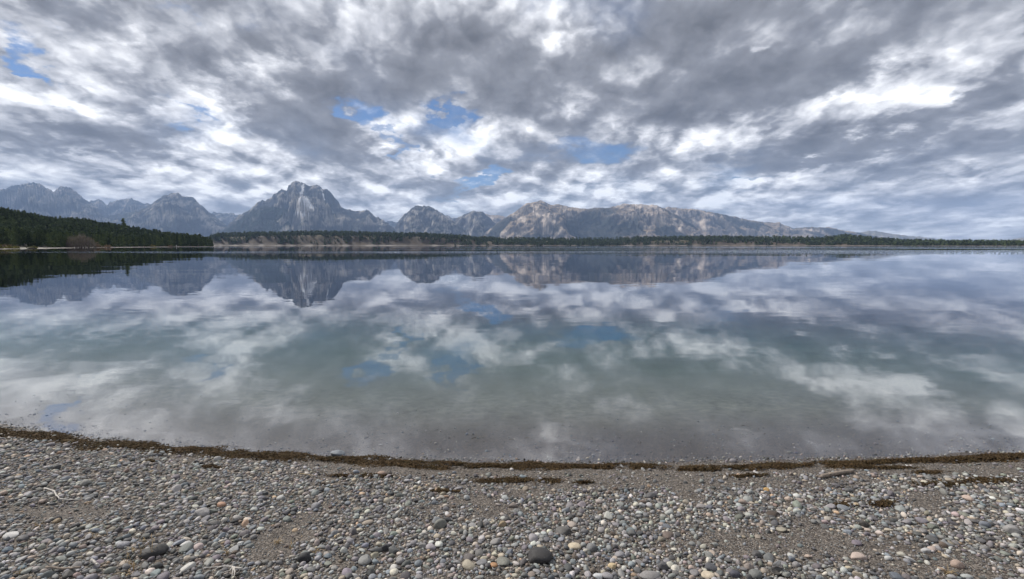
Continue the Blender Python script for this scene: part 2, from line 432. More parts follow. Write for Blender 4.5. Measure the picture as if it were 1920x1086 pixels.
# ------------------------------------------------------------------ water
def build_water():
    m = bpy.data.materials.new('lake_water'); m.use_nodes = True; t = m.node_tree; t.nodes.clear()
    out = t.nodes.new('ShaderNodeOutputMaterial')
    g = t.nodes.new('ShaderNodeNewGeometry')
    sep = t.nodes.new('ShaderNodeSeparateXYZ'); t.links.new(g.outputs['Position'], sep.inputs[0])
    x, y = N(t, sep.outputs[0]), N(t, sep.outputs[1])
    far_ = y.smooth(105.0, 190.0)
    st = noise(t, comb(t, x * 0.0016, y * 0.016, 0.0), 1.0, 4, 0.55)
    st2 = noise(t, comb(t, x * 0.0007 + 4.0, y * 0.0045, 3.0), 1.0, 3, 0.5)
    ruff = ((st + x.smooth(-240.0, 150.0) * 0.13).smooth(0.60, 0.70) + (st2 + x.smooth(-240.0, 200.0) * 0.13).smooth(0.61, 0.72)).min(1.0) * far_ * y.smooth(1500.0, 500.0)
    def sl(sx, sy, off, amp, det):
        a = noise(t, comb(t, x * sx + off, y * sy, off), 1.0, det, 0.5) - 0.5
        b_ = noise(t, comb(t, x * sx + off + 31.0, y * sy, off), 1.0, det, 0.5) - 0.5
        return a * amp, b_ * amp
    a1, b1 = sl(0.7, 2.2, 0.0, 0.017, 2)
    a2, b2 = sl(3.0, 9.0, 7.0, 0.0055, 2)
    a3, b3 = sl(0.06, 0.25, 17.0, 0.012, 2)
    calm = noise(t, comb(t, x * 0.05, y * 0.16, 2.0), 1.0, 2, 0.5).smooth(0.35, 0.7) * 0.8 + 0.35
    fade = y.smooth(140.0, 20.0) * 0.85 + 0.15
    am = ruff * 0.75
    a4 = (noise(t, comb(t, x * 1.3, y * 1.3, 5.0), 1.0, 3, 0.6) - 0.5) * am
    b4 = (noise(t, comb(t, x * 1.3 + 9, y * 1.3, 5.0), 1.0, 3, 0.6) - 0.5) * am
    nx = (a1 * calm + a2) * fade * 0.5 + a3 * 0.4 + a4
    ny = (b1 * calm + b2) * fade + b3 + b4
    nn = t.nodes.new('ShaderNodeVectorMath'); nn.operation = 'NORMALIZE'
    t.links.new(comb(t, nx, ny, 1.0).s, nn.inputs[0])
    gl = t.nodes.new('ShaderNodeBsdfGlossy'); gl.inputs['Roughness'].default_value = 0.0; gl.inputs['Color'].default_value = (0.96, 0.97, 1, 1)
    t.links.new(nn.outputs[0], gl.inputs['Normal'])
    tr = t.nodes.new('ShaderNodeBsdfTransparent'); tr.inputs[0].default_value = (0.97, 0.98, 0.98, 1)
    fr = t.nodes.new('ShaderNodeFresnel'); fr.inputs['IOR'].default_value = 2.0
    mx = t.nodes.new('ShaderNodeMixShader')
    t.links.new((N(t, fr.outputs[0]) * (1.0 - N(t, g.outputs['Backfacing']))).s, mx.inputs[0]); t.links.new(tr.outputs[0], mx.inputs[1]); t.links.new(gl.outputs[0], mx.inputs[2])
    t.links.new(mx.outputs[0], out.inputs['Surface'])
    va = t.nodes.new('ShaderNodeVolumeAbsorption'); va.inputs['Color'].default_value = (0.52, 0.74, 0.715, 1); va.inputs['Density'].default_value = 0.55
    t.links.new(va.outputs[0], out.inputs['Volume'])
    th = np.linspace(-180, 180, 97)[:-1] * math.pi / 180
    # one flat sheet inside the lake's outline (a little beyond it, under the land)
    c = np.array([120.0, 900.0])
    bm = bmesh.new()
    n = len(lake); pts = []
    for i in range(n):
        p0, p1, p2 = lake[i - 1], lake[i], lake[(i + 1) % n]
        e1 = (p1 - p0) / np.linalg.norm(p1 - p0); e2 = (p2 - p1) / np.linalg.norm(p2 - p1)
        nr = np.array([e1[1] + e2[1], -e1[0] - e2[0]]); nr = nr / max(np.linalg.norm(nr), 1e-6)
        off = min(12.0, 0.25 + 0.01 * np.hypot(*p1))
        pts.append(p1 + nr * off)
    vs = [bm.verts.new((p[0], p[1], 0)) for p in pts]
    f = bm.faces.new(vs)
    f.normal_update()
    if f.normal.z < 0: f.normal_flip()
    bmesh.ops.triangulate(bm, faces=[f])
    me = bpy.data.meshes.new('lake_water'); bm.to_mesh(me); bm.free()
    obj('lake_water', me, m, kind='structure', label='calm clear lake water mirroring the clouds and mountains')

# ------------------------------------------------------------------ mountains
def mat_mountain():
    m, t, b, out = material('mountain_rock')
    p = position(t)
    c = attr(t, 'tint')
    n = noise(t, p, 0.012, 6, 0.7)
    n2 = noise(t, p, 0.0035, 5, 0.6)
    v = (n * 2.1 + n2 * 0.8 - 0.45).max(0.22)
    setin(t, b, 'Base Color', mixc(t, 1.0, c, comb(t, v, v, v), 'MULTIPLY'))
    setin(t, b, 'Roughness', 1.0); setin(t, b, 'Specular IOR Level', 0.0)
    setin(t, b, 'Normal', bump(t, n, 1.0, 45.0))
    return m

PAL = {  # rock, pale rock, grass, forest (tawny: also painted cloud shade)
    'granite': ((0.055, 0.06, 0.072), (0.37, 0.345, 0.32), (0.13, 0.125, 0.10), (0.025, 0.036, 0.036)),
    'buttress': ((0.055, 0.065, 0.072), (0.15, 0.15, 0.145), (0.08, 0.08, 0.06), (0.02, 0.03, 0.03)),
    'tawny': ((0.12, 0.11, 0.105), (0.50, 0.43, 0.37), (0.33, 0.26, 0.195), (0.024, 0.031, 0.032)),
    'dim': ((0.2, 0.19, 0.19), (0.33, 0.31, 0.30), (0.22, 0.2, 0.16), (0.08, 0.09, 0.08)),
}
# label, distance (m), palette, forest line (0..1 of the height), skyline in photograph pixels
RANGES = [
    ('far grey ridge between the two western peaks', 18500, 'granite', 0.2, [(165, 392), (182, 379), (200, 375), (207, 379), (214, 386), (220, 381), (235, 377), (248, 375), (260, 374), (272, 379), (282, 384), (290, 382), (300, 386), (330, 400)]),
    ('long jagged grey ridge rising behind the forested point', 15000, 'granite', 0.45, [(-150, 384), (-120, 372), (-60, 366), (0, 362), (12, 360), (27, 357), (45, 351), (65, 348), (75, 346), (82, 345), (95, 348), (102, 352), (112, 359), (117, 362), (125, 356), (135, 352), (143, 353), (150, 355), (162, 364), (172, 374), (185, 382), (200, 392), (212, 402), (230, 415), (260, 432)]),
    ('grey twin topped mountain behind the tip of the point', 14500, 'granite', 0.5, [(190, 425), (215, 406), (250, 400), (280, 392), (297, 384), (310, 374), (325, 367), (337, 364), (347, 364), (352, 368), (357, 371), (367, 370), (377, 375), (387, 386), (400, 397), (412, 407), (425, 417), (440, 428), (455, 436)]),
    ('distant low crest in the gap before the tall massif', 19500, 'granite', 0.2, [(385, 415), (398, 404), (410, 399), (420, 400), (430, 401), (442, 400), (450, 404), (462, 402), (475, 406), (495, 420)]),
    ('tall massif with snow gully, highest of the mountains', 13000, 'granite', 0.38, [(420, 438), (432, 425), (445, 412), (462, 402), (482, 391), (487, 385), (500, 376), (507, 379), (512, 375), (525, 365), (537, 358), (547, 359), (550, 351), (557, 345), (563, 343), (570, 343), (576, 346), (583, 350), (592, 351), (600, 349), (607, 352), (612, 357), (620, 357), (627, 362), (632, 370), (640, 379), (645, 389), (650, 392), (662, 395), (675, 397), (685, 396), (692, 394), (700, 399), (705, 406), (715, 409), (725, 415), (732, 420), (745, 432), (760, 440)]),
    ('dark forested buttress at the foot of the tall massif', 11300, 'buttress', 0.95, [(405, 446), (425, 434), (445, 420), (462, 408), (482, 395), (495, 391), (507, 389), (525, 389), (542, 394), (560, 402), (575, 413), (585, 422), (597, 433), (612, 444)]),
    ('small far crest just beyond the tall massif', 19500, 'granite', 0.3, [(708, 424), (720, 417), (727, 416), (737, 415), (747, 417), (765, 428)]),
    ('pale flat topped grey mountain standing alone past the massif', 13200, 'granite', 0.42, [(735, 436), (745, 424), (750, 415), (757, 407), (767, 399), (777, 390), (782, 387), (790, 388), (800, 387), (812, 389), (822, 396), (835, 404), (847, 412), (860, 422), (880, 434), (905, 444)]),
    ('thin far crest behind the flat topped mountain', 18500, 'granite', 0.3, [(815, 410), (830, 403), (840, 405), (850, 409), (862, 409), (880, 418)]),
    ('dark pointed peak in the saddle of the range', 14000, 'granite', 0.55, [(835, 436), (848, 420), (860, 409), (867, 406), (877, 400), (890, 397), (898, 398), (905, 397), (910, 402), (920, 410), (930, 420), (955, 440)]),
    ('pale far crest behind the dark pointed peak', 17500, 'tawny', 0.2, [(898, 410), (908, 403), (914, 402), (922, 405), (932, 404), (945, 406), (965, 415)]),
    ('broad tawny double crested mountain with patches of forest and painted cloud shade', 12500, 'tawny', 0.5, [(890, 448), (910, 436), (930, 421), (950, 407), (965, 399), (980, 387), (990, 382), (997, 381), (1005, 380), (1012, 377), (1022, 381), (1032, 386), (1045, 384), (1057, 387), (1067, 390), (1082, 391), (1095, 393), (1107, 392), (1120, 390), (1132, 392), (1145, 389), (1155, 387), (1170, 383), (1182, 385), (1197, 384), (1210, 386), (1220, 385), (1232, 389), (1240, 392), (1260, 402), (1285, 417), (1310, 431), (1340, 446)]),
    ('long tawny ridge sloping down beyond the double crest', 14500, 'tawny', 0.45, [(1200, 402), (1230, 394), (1242, 391), (1250, 389), (1270, 392), (1295, 393), (1322, 398), (1340, 401), (1365, 406), (1397, 413), (1429, 417), (1455, 418), (1468, 424), (1481, 428), (1507, 426), (1530, 426.5), (1552, 426.5), (1571, 432), (1591, 434), (1607, 437), (1640, 444), (1680, 452)]),
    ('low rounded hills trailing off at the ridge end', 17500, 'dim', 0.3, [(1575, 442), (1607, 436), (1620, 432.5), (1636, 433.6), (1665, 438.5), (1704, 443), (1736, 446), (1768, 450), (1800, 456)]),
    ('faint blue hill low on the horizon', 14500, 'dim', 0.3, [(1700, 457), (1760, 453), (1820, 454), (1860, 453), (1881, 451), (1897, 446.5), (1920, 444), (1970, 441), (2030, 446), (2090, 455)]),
]
SNOW = [((577, 350), (574, 362), 3.0), ((574, 362), (568, 372), 3.4), ((566, 372), (584, 376), 4.5), ((580, 376), (590, 388), 4.0), ((570, 386), (592, 391), 3.2), ((611, 358), (615, 375), 1.6), ((560, 398), (585, 404), 2.0)]

def build_mountains():
    mat = mat_mountain()
    for li, (label, D, pal, fl, pts) in enumerate(RANGES):
        pts = np.array(pts, float)
        x0, x1 = pts[0, 0], pts[-1, 0]
        nc = int((x1 - x0) * (0.55 if pal == 'dim' else 1.1)) + 2
        cols = np.linspace(x0, x1, nc)
        py = np.interp(cols, pts[:, 0], pts[:, 1])
        jag = fbm(cols / 9.0, cols * 0 + li, 4, 31 + li, 0.6) * (1.0 if pal in ('granite', 'buttress') else 0.55)
        py = py + jag * 1.9 + 0.7
        dirx = (cols - 960) / F0 / math.cos(PITCH)
        zc = CAM_H + (HORIZON - py) / F0 * D * 1.0 / math.cos(PITCH) ** 2
        zc = np.maximum(zc, 5)
        # foot of the front slope and of the back slope
        frontlen = np.convolve(np.pad(zc, 25, mode='edge'), np.ones(51) / 51, 'valid') * 1.5 + 1500
        rows_f, rows_b = (84, 8) if pal != 'dim' else (50, 6)
        tf = np.linspace(1, 0, rows_f) ** 1.15
        tb = np.linspace(0, 1, rows_b + 1)[1:]
        tt = np.concatenate([tf, -tb])
        Tm, Z = np.meshgrid(tt, zc, indexing='ij')
        FL = np.broadcast_to(frontlen, Tm.shape); DX = np.broadcast_to(dirx, Tm.shape)
        yy = np.where(Tm >= 0, D - FL * Tm, D - Tm * 1800)
        xx = DX * yy
        a = np.abs(Tm)
        prof = (1 - a) ** 1.32
        # spurs and gullies running down the slopes
        wx = xx + 260 * fbm(xx / 900, yy / 900, 3, 50 + li); wy = yy + 260 * fbm(xx / 900 + 9, yy / 900, 3, 70 + li)
        rg = ridged(wx / 1300, wy / 2300, 6, 90 + li, 0.52)
        rg2 = ridged(wx / 360 + wy / 1500, wy / 420, 4, 120 + li, 0.55)
        soft = {'granite': 1.0, 'buttress': 0.75, 'tawny': 0.85, 'dim': 0.5}[pal]
        env = np.clip(a * 3.2, 0, 1) ** 0.8 * np.clip((1 - a) * 2.2, 0, 1)
        zz = Z * prof + (rg - 0.52) * 0.80 * Z * env * soft + (rg2 - 0.5) * 125 * np.clip(a * 8, 0.12, 1) * np.clip((1 - a) * 3, 0, 1) * soft
        crest = rows_f - 1
        cap = zc[None, :] * (yy / D) - 3.0 * a * 60
        zz[crest] = zc
        zz = np.where(a > 0, np.minimum(zz, np.maximum(cap, 1.0)), zz)
        zz = np.maximum(zz, -2.0 + 8 * (1 - a))
        zz[0] = -6; zz[-1] = -6
        # colours of rock, grass, forest and snow, and cloud shade painted on tawny slopes
        gy = np.gradient(zz, axis=0) / np.maximum(np.abs(np.gradient(yy, axis=0)), 1.0)
        gx = np.gradient(zz, axis=1) / np.maximum(np.abs(np.gradient(xx, axis=1)), 1.0)
        steep = np.sqrt(gx ** 2 + gy ** 2)
        rock, pale, grass, forest = (np.array(v) for v in PAL[pal])
        hrel = zz / max(zc.max(), 1)
        n1 = fbm(xx / 420 + zz / 900, zz / 300, 5, 200 + li, 0.6); n2 = fbm(xx / 1500, yy / 1700, 3, 230 + li); n3 = fbm(xx / 150 - zz / 300, zz / 120, 4, 260 + li, 0.6)
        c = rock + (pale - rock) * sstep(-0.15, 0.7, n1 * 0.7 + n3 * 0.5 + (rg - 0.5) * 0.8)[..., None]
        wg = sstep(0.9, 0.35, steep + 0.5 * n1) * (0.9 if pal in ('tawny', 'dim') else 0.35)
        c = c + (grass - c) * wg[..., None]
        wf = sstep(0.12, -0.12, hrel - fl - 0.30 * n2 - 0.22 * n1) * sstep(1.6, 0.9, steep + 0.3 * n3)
        if pal == 'tawny': wf = sstep(0.25, -0.15, hrel - fl - 0.35 * n2) * sstep(-0.12, 0.10, n2 * 1.1 + 0.4 * n1 - 0.35 * (rg - 0.5) + 0.04)  # large dark patches: forest, and cloud shadows painted into the vertex colour
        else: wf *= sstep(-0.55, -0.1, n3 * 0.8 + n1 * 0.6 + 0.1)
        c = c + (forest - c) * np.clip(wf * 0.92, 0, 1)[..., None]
        if li == 4:
            ux = 960 + F0 * math.cos(PITCH) * xx / yy; uy = HORIZON - (zz - CAM_H) / yy * F0
            ws = np.zeros_like(ux)
            wob = fbm(xx / 90, yy / 90, 3, 300) * 2.2
            for (ax, ay), (bx, by), wd in SNOW:
                ex, ey = bx - ax, by - ay
                q = np.clip(((ux - ax) * ex + (uy - ay) * ey) / (ex * ex + ey * ey), 0, 1)
                dd = np.hypot(ux - ax - q * ex, uy - ay - q * ey) + wob
                ws = np.maximum(ws, sstep(wd * 1.05, wd * 0.5, dd))
            ws[:2] = 0
            c = c + (np.array([0.78, 0.78, 0.79]) - c) * ws[..., None]
        # turn the range into an object standing at its own place
        cx, cy = float(xx.mean()), float(D)
        V = np.stack([xx - cx, yy - cy, zz], -1).reshape(-1, 3)
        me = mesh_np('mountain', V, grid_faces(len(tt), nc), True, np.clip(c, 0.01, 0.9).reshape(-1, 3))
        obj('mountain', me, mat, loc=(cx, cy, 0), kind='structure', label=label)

def build_haze():
    m = bpy.data.materials.new('haze'); m.use_nodes = True; t = m.node_tree; t.nodes.clear()
    out = t.nodes.new('ShaderNodeOutputMaterial')
    v = t.nodes.new('ShaderNodeVolumePrincipled')
    v.inputs['Color'].default_value = HAZE_COL; v.inputs['Density'].default_value = HAZE_D; v.inputs['Anisotropy'].default_value = 0.0
    t.links.new(v.outputs[0], out.inputs['Volume'])
    L = 24400; z0, z1 = -6.0, 2250
    V = np.array([(x, y, z) for z in (z0, z1) for y in (-L, L) for x in (-L, L)], float)
    Fc = np.array([(0, 2, 3, 1), (4, 5, 7, 6), (0, 1, 5, 4), (2, 6, 7, 3), (0, 4, 6, 2), (1, 3, 7, 5)])
    obj('haze', mesh_np('haze', V, Fc, False), m, kind='stuff', label='thin blue air over the lake and mountains')
HAZE_D = 3.4e-5
HAZE_COL = (0.43, 0.61, 0.96, 1)

build_ground()
build_water()
build_mountains()
build_haze()
# ------------------------------------------------------------------ beach
BX0, BX1, BY0, BY1 = -12.0, 12.0, 0.6, 10.7

def build_beach():
    nx, ny = 520, 230
    X, Y = np.meshgrid(np.linspace(BX0, BX1, nx), np.linspace(BY0, BY1, ny))
    s = lake_dist(X, Y)
    z = land_z(X, Y, s)
    z = z + 0.010 * fbm(X * 3.1, Y * 3.1, 3, 41) * sstep(-0.3, 0.4, s) + 0.004 * fbm(X * 14, Y * 14, 2, 42) * sstep(-0.1, 0.1, s)
    rim = sstep(BX0 + 1.4, BX0, X) + sstep(BX1 - 1.4, BX1, X) + sstep(BY1 - 1.4, BY1, Y) + sstep(BY0 + 0.3, BY0, Y)
    z = z - 0.03 * np.clip(rim, 0, 1)
    wet = sstep(0.16, 0.02, s + 0.06 * fbm(X * 2.5, Y * 2.5, 3, 43))
    deep = sstep(0.35, 2.2, -s)
    me = mesh_np('beach', np.stack([X, Y, z], -1).reshape(-1, 3), grid_faces(ny, nx), True, bed_tint(s).reshape(-1, 3), floats={'wet': wet.ravel(), 'deep': deep.ravel(), 'offshore': sstep(2.0, 4.6, -s).ravel()})
    obj('beach', me, mat_beach(), kind='structure', label='dark gravel shore sloping down to the lake')

def beach_z(x, y):
    x = np.asarray(x, float); y = np.asarray(y, float)
    s = lake_dist(x, y)
    return land_z(x, y, s) + 0.010 * fbm(x * 3.1, y * 3.1, 3, 41) * sstep(-0.3, 0.4, s), s

def ground_hit(px, py):
    """point of the beach under a photograph pixel"""
    z = 0.2
    for _ in range(12):
        p = on_plane(px, py, z); z = float(beach_z(p[0], p[1])[0])
    return np.array([p[0], p[1], z])

# ---- stones
PALETTE = [  # name, colour, share
    ('light grey', (0.29, 0.285, 0.275), 22), ('grey', (0.185, 0.183, 0.18), 27), ('dark grey', (0.085, 0.085, 0.086), 16), ('blue grey', (0.16, 0.185, 0.21), 11),
    ('tan', (0.33, 0.265, 0.195), 10), ('cream', (0.45, 0.40, 0.32), 6), ('orange tan', (0.40, 0.26, 0.14), 1.5), ('pinkish', (0.30, 0.235, 0.205), 4),
    ('purple grey', (0.17, 0.145, 0.165), 5), ('white', (0.46, 0.45, 0.43), 2.5), ('olive grey', (0.17, 0.18, 0.145), 5), ('brown', (0.15, 0.105, 0.075), 3), ('black', (0.03, 0.03, 0.032), 2),
]
PCOL = np.array([p[1] for p in PALETTE]); PCOL = PCOL * 0.68 + PCOL.mean(1, keepdims=True) * 0.32 * np.array([1.02, 1.0, 0.97]); PSH = np.array([p[2] for p in PALETTE], float); PSH /= PSH.sum()
PNAME = [p[0] for p in PALETTE]

def ico(level):
    bm = bmesh.new(); bmesh.ops.create_icosphere(bm, subdivisions=level, radius=1.0)
    bm.verts.ensure_lookup_table()
    v = np.array([x.co for x in bm.verts]); f = np.array([[x.index for x in g.verts] for g in bm.faces]); bm.free()
    return v, f

def stone_shapes(level, count, seed, rough=0.26):
    v, f = ico(level); out = []
    r = np.random.default_rng(seed)
    for k in range(count):
        w = v.copy()
        # a few flattened facets and soft bulges
        for _ in range(r.integers(4, 10)):
            d = r.normal(size=3); d /= np.linalg.norm(d); lim = r.uniform(0.58, 0.92)
            h = w @ d; over = np.maximum(h - lim, 0); w = w - over[:, None] * d * 0.88
        for _ in range(4):
            d = r.normal(size=3); d /= np.linalg.norm(d)
            w = w * (1 + rough * r.uniform(-0.5, 0.6) * np.maximum(v @ d, 0) ** 2)[:, None]
        w = w * (1 + 0.03 * np.sin(v @ r.normal(size=3) * 5 + r.uniform(0, 6)))[:, None]
        out.append(w - w.mean(0))
    return out, f

def rot_mats(yaw, tx, ty):
    cy, sy = np.cos(yaw), np.sin(yaw); cx, sx = np.cos(tx), np.sin(tx); ct, st = np.cos(ty), np.sin(ty)
    o = np.zeros_like(cy); l = np.ones_like(cy)
    Rz = np.stack([cy, -sy, o, sy, cy, o, o, o, l], -1).reshape(-1, 3, 3)
    Rx = np.stack([l, o, o, o, cx, -sx, o, sx, cx], -1).reshape(-1, 3, 3)
    Ry = np.stack([ct, o, st, o, l, o, -st, o, ct], -1).reshape(-1, 3, 3)
    return Rz @ Rx @ Ry

def mat_stone(name, use_attr):
    m, t, b, out = material(name)
    if use_attr:
        c = attr(t, 'tint'); p = position(t)
    else:
        oi = t.nodes.new('ShaderNodeObjectInfo'); c = N(t, oi.outputs['Color'])
        p = position(t)
    n = noise(t, p, 90, 5, 0.65); sp = noise(t, p, 420, 2, 0.5); big = noise(t, p, 28, 3, 0.5)
    v = (n * 0.75 + big * 0.5 + 0.38)
    col = mixc(t, 1.0, c, comb(t, v, v, v), 'MULTIPLY')
    col = mixc(t, (sp - 0.60).max(0.0) * 3.0, col, (0.04, 0.04, 0.04))
    col = mixc(t, (n - 0.62).max(0.0) * 1.6, col, (0.5, 0.48, 0.44))
    setin(t, b, 'Base Color', col); setin(t, b, 'Roughness', 0.72); setin(t, b, 'Specular IOR Level', 0.35)
    setin(t, b, 'Normal', bump(t, n, 0.35, 0.006))
    return m

# bare gravel patches in the shingle (photograph x, y, half sizes) and where shingle lies thick
BARE = [(110, 962, 150, 22), (1420, 1018, 220, 26), (1600, 1030, 150, 24), (1740, 1062, 160, 26), (1250, 905, 420, 16), (760, 884, 240, 12), (560, 1005, 60, 14), (1000, 925, 60, 10), (650, 1060, 40, 8)]
def cover(px, py, x, y, s):
    """how thick the stones lie, 0..1"""
    c = np.ones_like(px)
    lim = np.interp(px, [0, 400, 600, 760, 1000, 1300, 1500, 1700, 1920], [0.05, 0.12, 0.32, 0.42, 0.46, 0.44, 0.45, 0.55, 0.7])
    c *= sstep(lim - 0.06, lim + 0.12, s) * 0.96 + 0.04
    for bx, by, rx, ry in BARE:
        q = ((px - bx) / rx) ** 2 + ((py - by) / ry) ** 2
        c *= 1 - 0.9 * np.exp(-q ** 2)
    n = fbm(x * 1.6, y * 1.6, 3, 61)
    c *= sstep(-0.85, -0.25, n + 0.25 * sstep(500, 200, px))
    return c

def to_px(x, y, z):
    dz = z - CAM_H
    f = y * math.cos(PITCH) - dz * math.sin(PITCH); u = y * math.sin(PITCH) + dz * math.cos(PITCH)
    return 960 + F0 * x / f, 543 - F0 * u / f, f

# the stones one would point out: photograph x, y, width, height on screen, colour, flatness, label
HEROES = [
    (1010, 1037, 54, 36, (0.035, 0.033, 0.033), 'large rounded charcoal stone lying half sunk in the shingle'),
    (1056, 993, 34, 20, (0.10, 0.095, 0.09), 'dark grey stone casting a black shadow, behind the large charcoal stone'),
    (378, 959, 28, 24, (0.29, 0.275, 0.265), 'pale grey cracked stone standing up from the shingle'),
    (415, 945, 20, 13, (0.36, 0.22, 0.15), 'orange pink stone next to the pale cracked stone'),
    (527, 932, 21, 14, (0.30, 0.30, 0.29), 'smooth light grey stone behind the orange pink stone'),
    (716, 886, 19, 13, (0.25, 0.18, 0.14), 'tan brown egg shaped stone on gravel below the weed line'),
    (703, 892, 16, 9, (0.21, 0.22, 0.22), 'flat grey stone touching the tan brown egg shaped stone'),
    (633, 848, 30, 15, (0.17, 0.185, 0.2), 'grey boulder at the water edge behind the weed line'),
    (571, 1044, 28, 23, (0.022, 0.022, 0.024), 'black angular stone among small pebbles'),
    (287, 1031, 62, 26, (0.035, 0.034, 0.033), 'broad black flat rock among dry stems'),
    (231, 1019, 26, 17, (0.27, 0.265, 0.275), 'light grey oval stone leaning on the broad black rock'),
    (445, 969, 24, 15, (0.27, 0.255, 0.24), 'light grey banded oval stone in front of the orange pink stone'),
    (1609, 1043, 38, 13, (0.37, 0.30, 0.26), 'long pinkish stone lying aslant on bare gravel'),
    (1666, 1045, 18, 15, (0.40, 0.40, 0.385), 'pale smooth stone past the long pinkish stone'),
    (1620, 981, 20, 17, (0.055, 0.05, 0.045), 'dark pointed stone on the shingle behind the bare gravel'),
    (1450, 962, 27, 14, (0.06, 0.045, 0.035), 'dark brown stone with rusty side'),
    (1076, 1022, 28, 17, (0.40, 0.34, 0.25), 'cream knobbly stone beside the large charcoal stone'),
    (1110, 1026, 24, 19, (0.15, 0.15, 0.15), 'grey angular stone beyond the cream knobbly stone'),
    (1332, 1062, 27, 17, (0.075, 0.075, 0.082), 'dark slate stone on the edge of bare gravel'),
    (1378, 1076, 22, 18, (0.06, 0.06, 0.075), 'rounded blue black stone beside the dark slate stone'),
    (1328, 1077, 30, 13, (0.40, 0.34, 0.26), 'cream stone with dark specks under the dark slate stone'),
    (1218, 1077, 40, 18, (0.20, 0.19, 0.185), 'broad flat grey stone at the lower edge of the shingle'),
    (1437, 917, 13, 9, (0.46, 0.29, 0.12), 'small bright orange pebble on the gravel band'),
    (1681, 1079, 34, 16, (0.10, 0.11, 0.125), 'slate blue stone at the lower edge near the bare gravel'),
    (1794, 1056, 28, 19, (0.29, 0.22, 0.18), 'pink brown stone at the end of the bare gravel'),
    (348, 1018, 25, 14, (0.46, 0.455, 0.44), 'white oval stone near the broad black rock'),
    (20, 1003, 34, 11, (0.43, 0.42, 0.40), 'long whitish stone at the side of the shingle'),
    (14, 1029, 28, 14, (0.085, 0.11, 0.135), 'slate blue stone below the long whitish stone'),
    (962, 947, 18, 13, (0.16, 0.135, 0.12), 'brownish stone alone in the middle of the shingle'),
    (836, 947, 14, 11, (0.42, 0.375, 0.32), 'cream round pebble in the middle of the shingle'),
    (1122, 1078, 22, 12, (0.42, 0.425, 0.43), 'bluish white stone below the grey angular stone'),
    (1148, 1060, 17, 13, (0.42, 0.33, 0.2), 'yellowish round stone below the grey angular stone'),
    (925, 1058, 17, 11, (0.33, 0.19, 0.1), 'rusty orange pitted stone before the large charcoal stone'),
    (880, 1043, 24, 15, (0.13, 0.115, 0.11), 'mottled brown grey stone beside the large charcoal stone'),
    (1203, 945, 13, 15, (0.34, 0.335, 0.33), 'upright light grey pebble on the shingle behind the dark grey stone'),
    (1236, 1034, 13, 12, (0.36, 0.335, 0.32), 'pale ringed pebble at the start of the bare gravel'),
    (42, 1063, 21, 9, (0.10, 0.135, 0.155), 'teal grey stone in the lower corner of the shingle'),
    (79, 1076, 20, 11, (0.15, 0.175, 0.2), 'blue grey stone beside a grey stick'),
    (176, 1048, 19, 14, (0.26, 0.255, 0.29), 'lavender grey stone above the short white stick'),
    (145, 1078, 18, 13, (0.30, 0.22, 0.20), 'pink triangular stone at the end of the grey stick'),
]

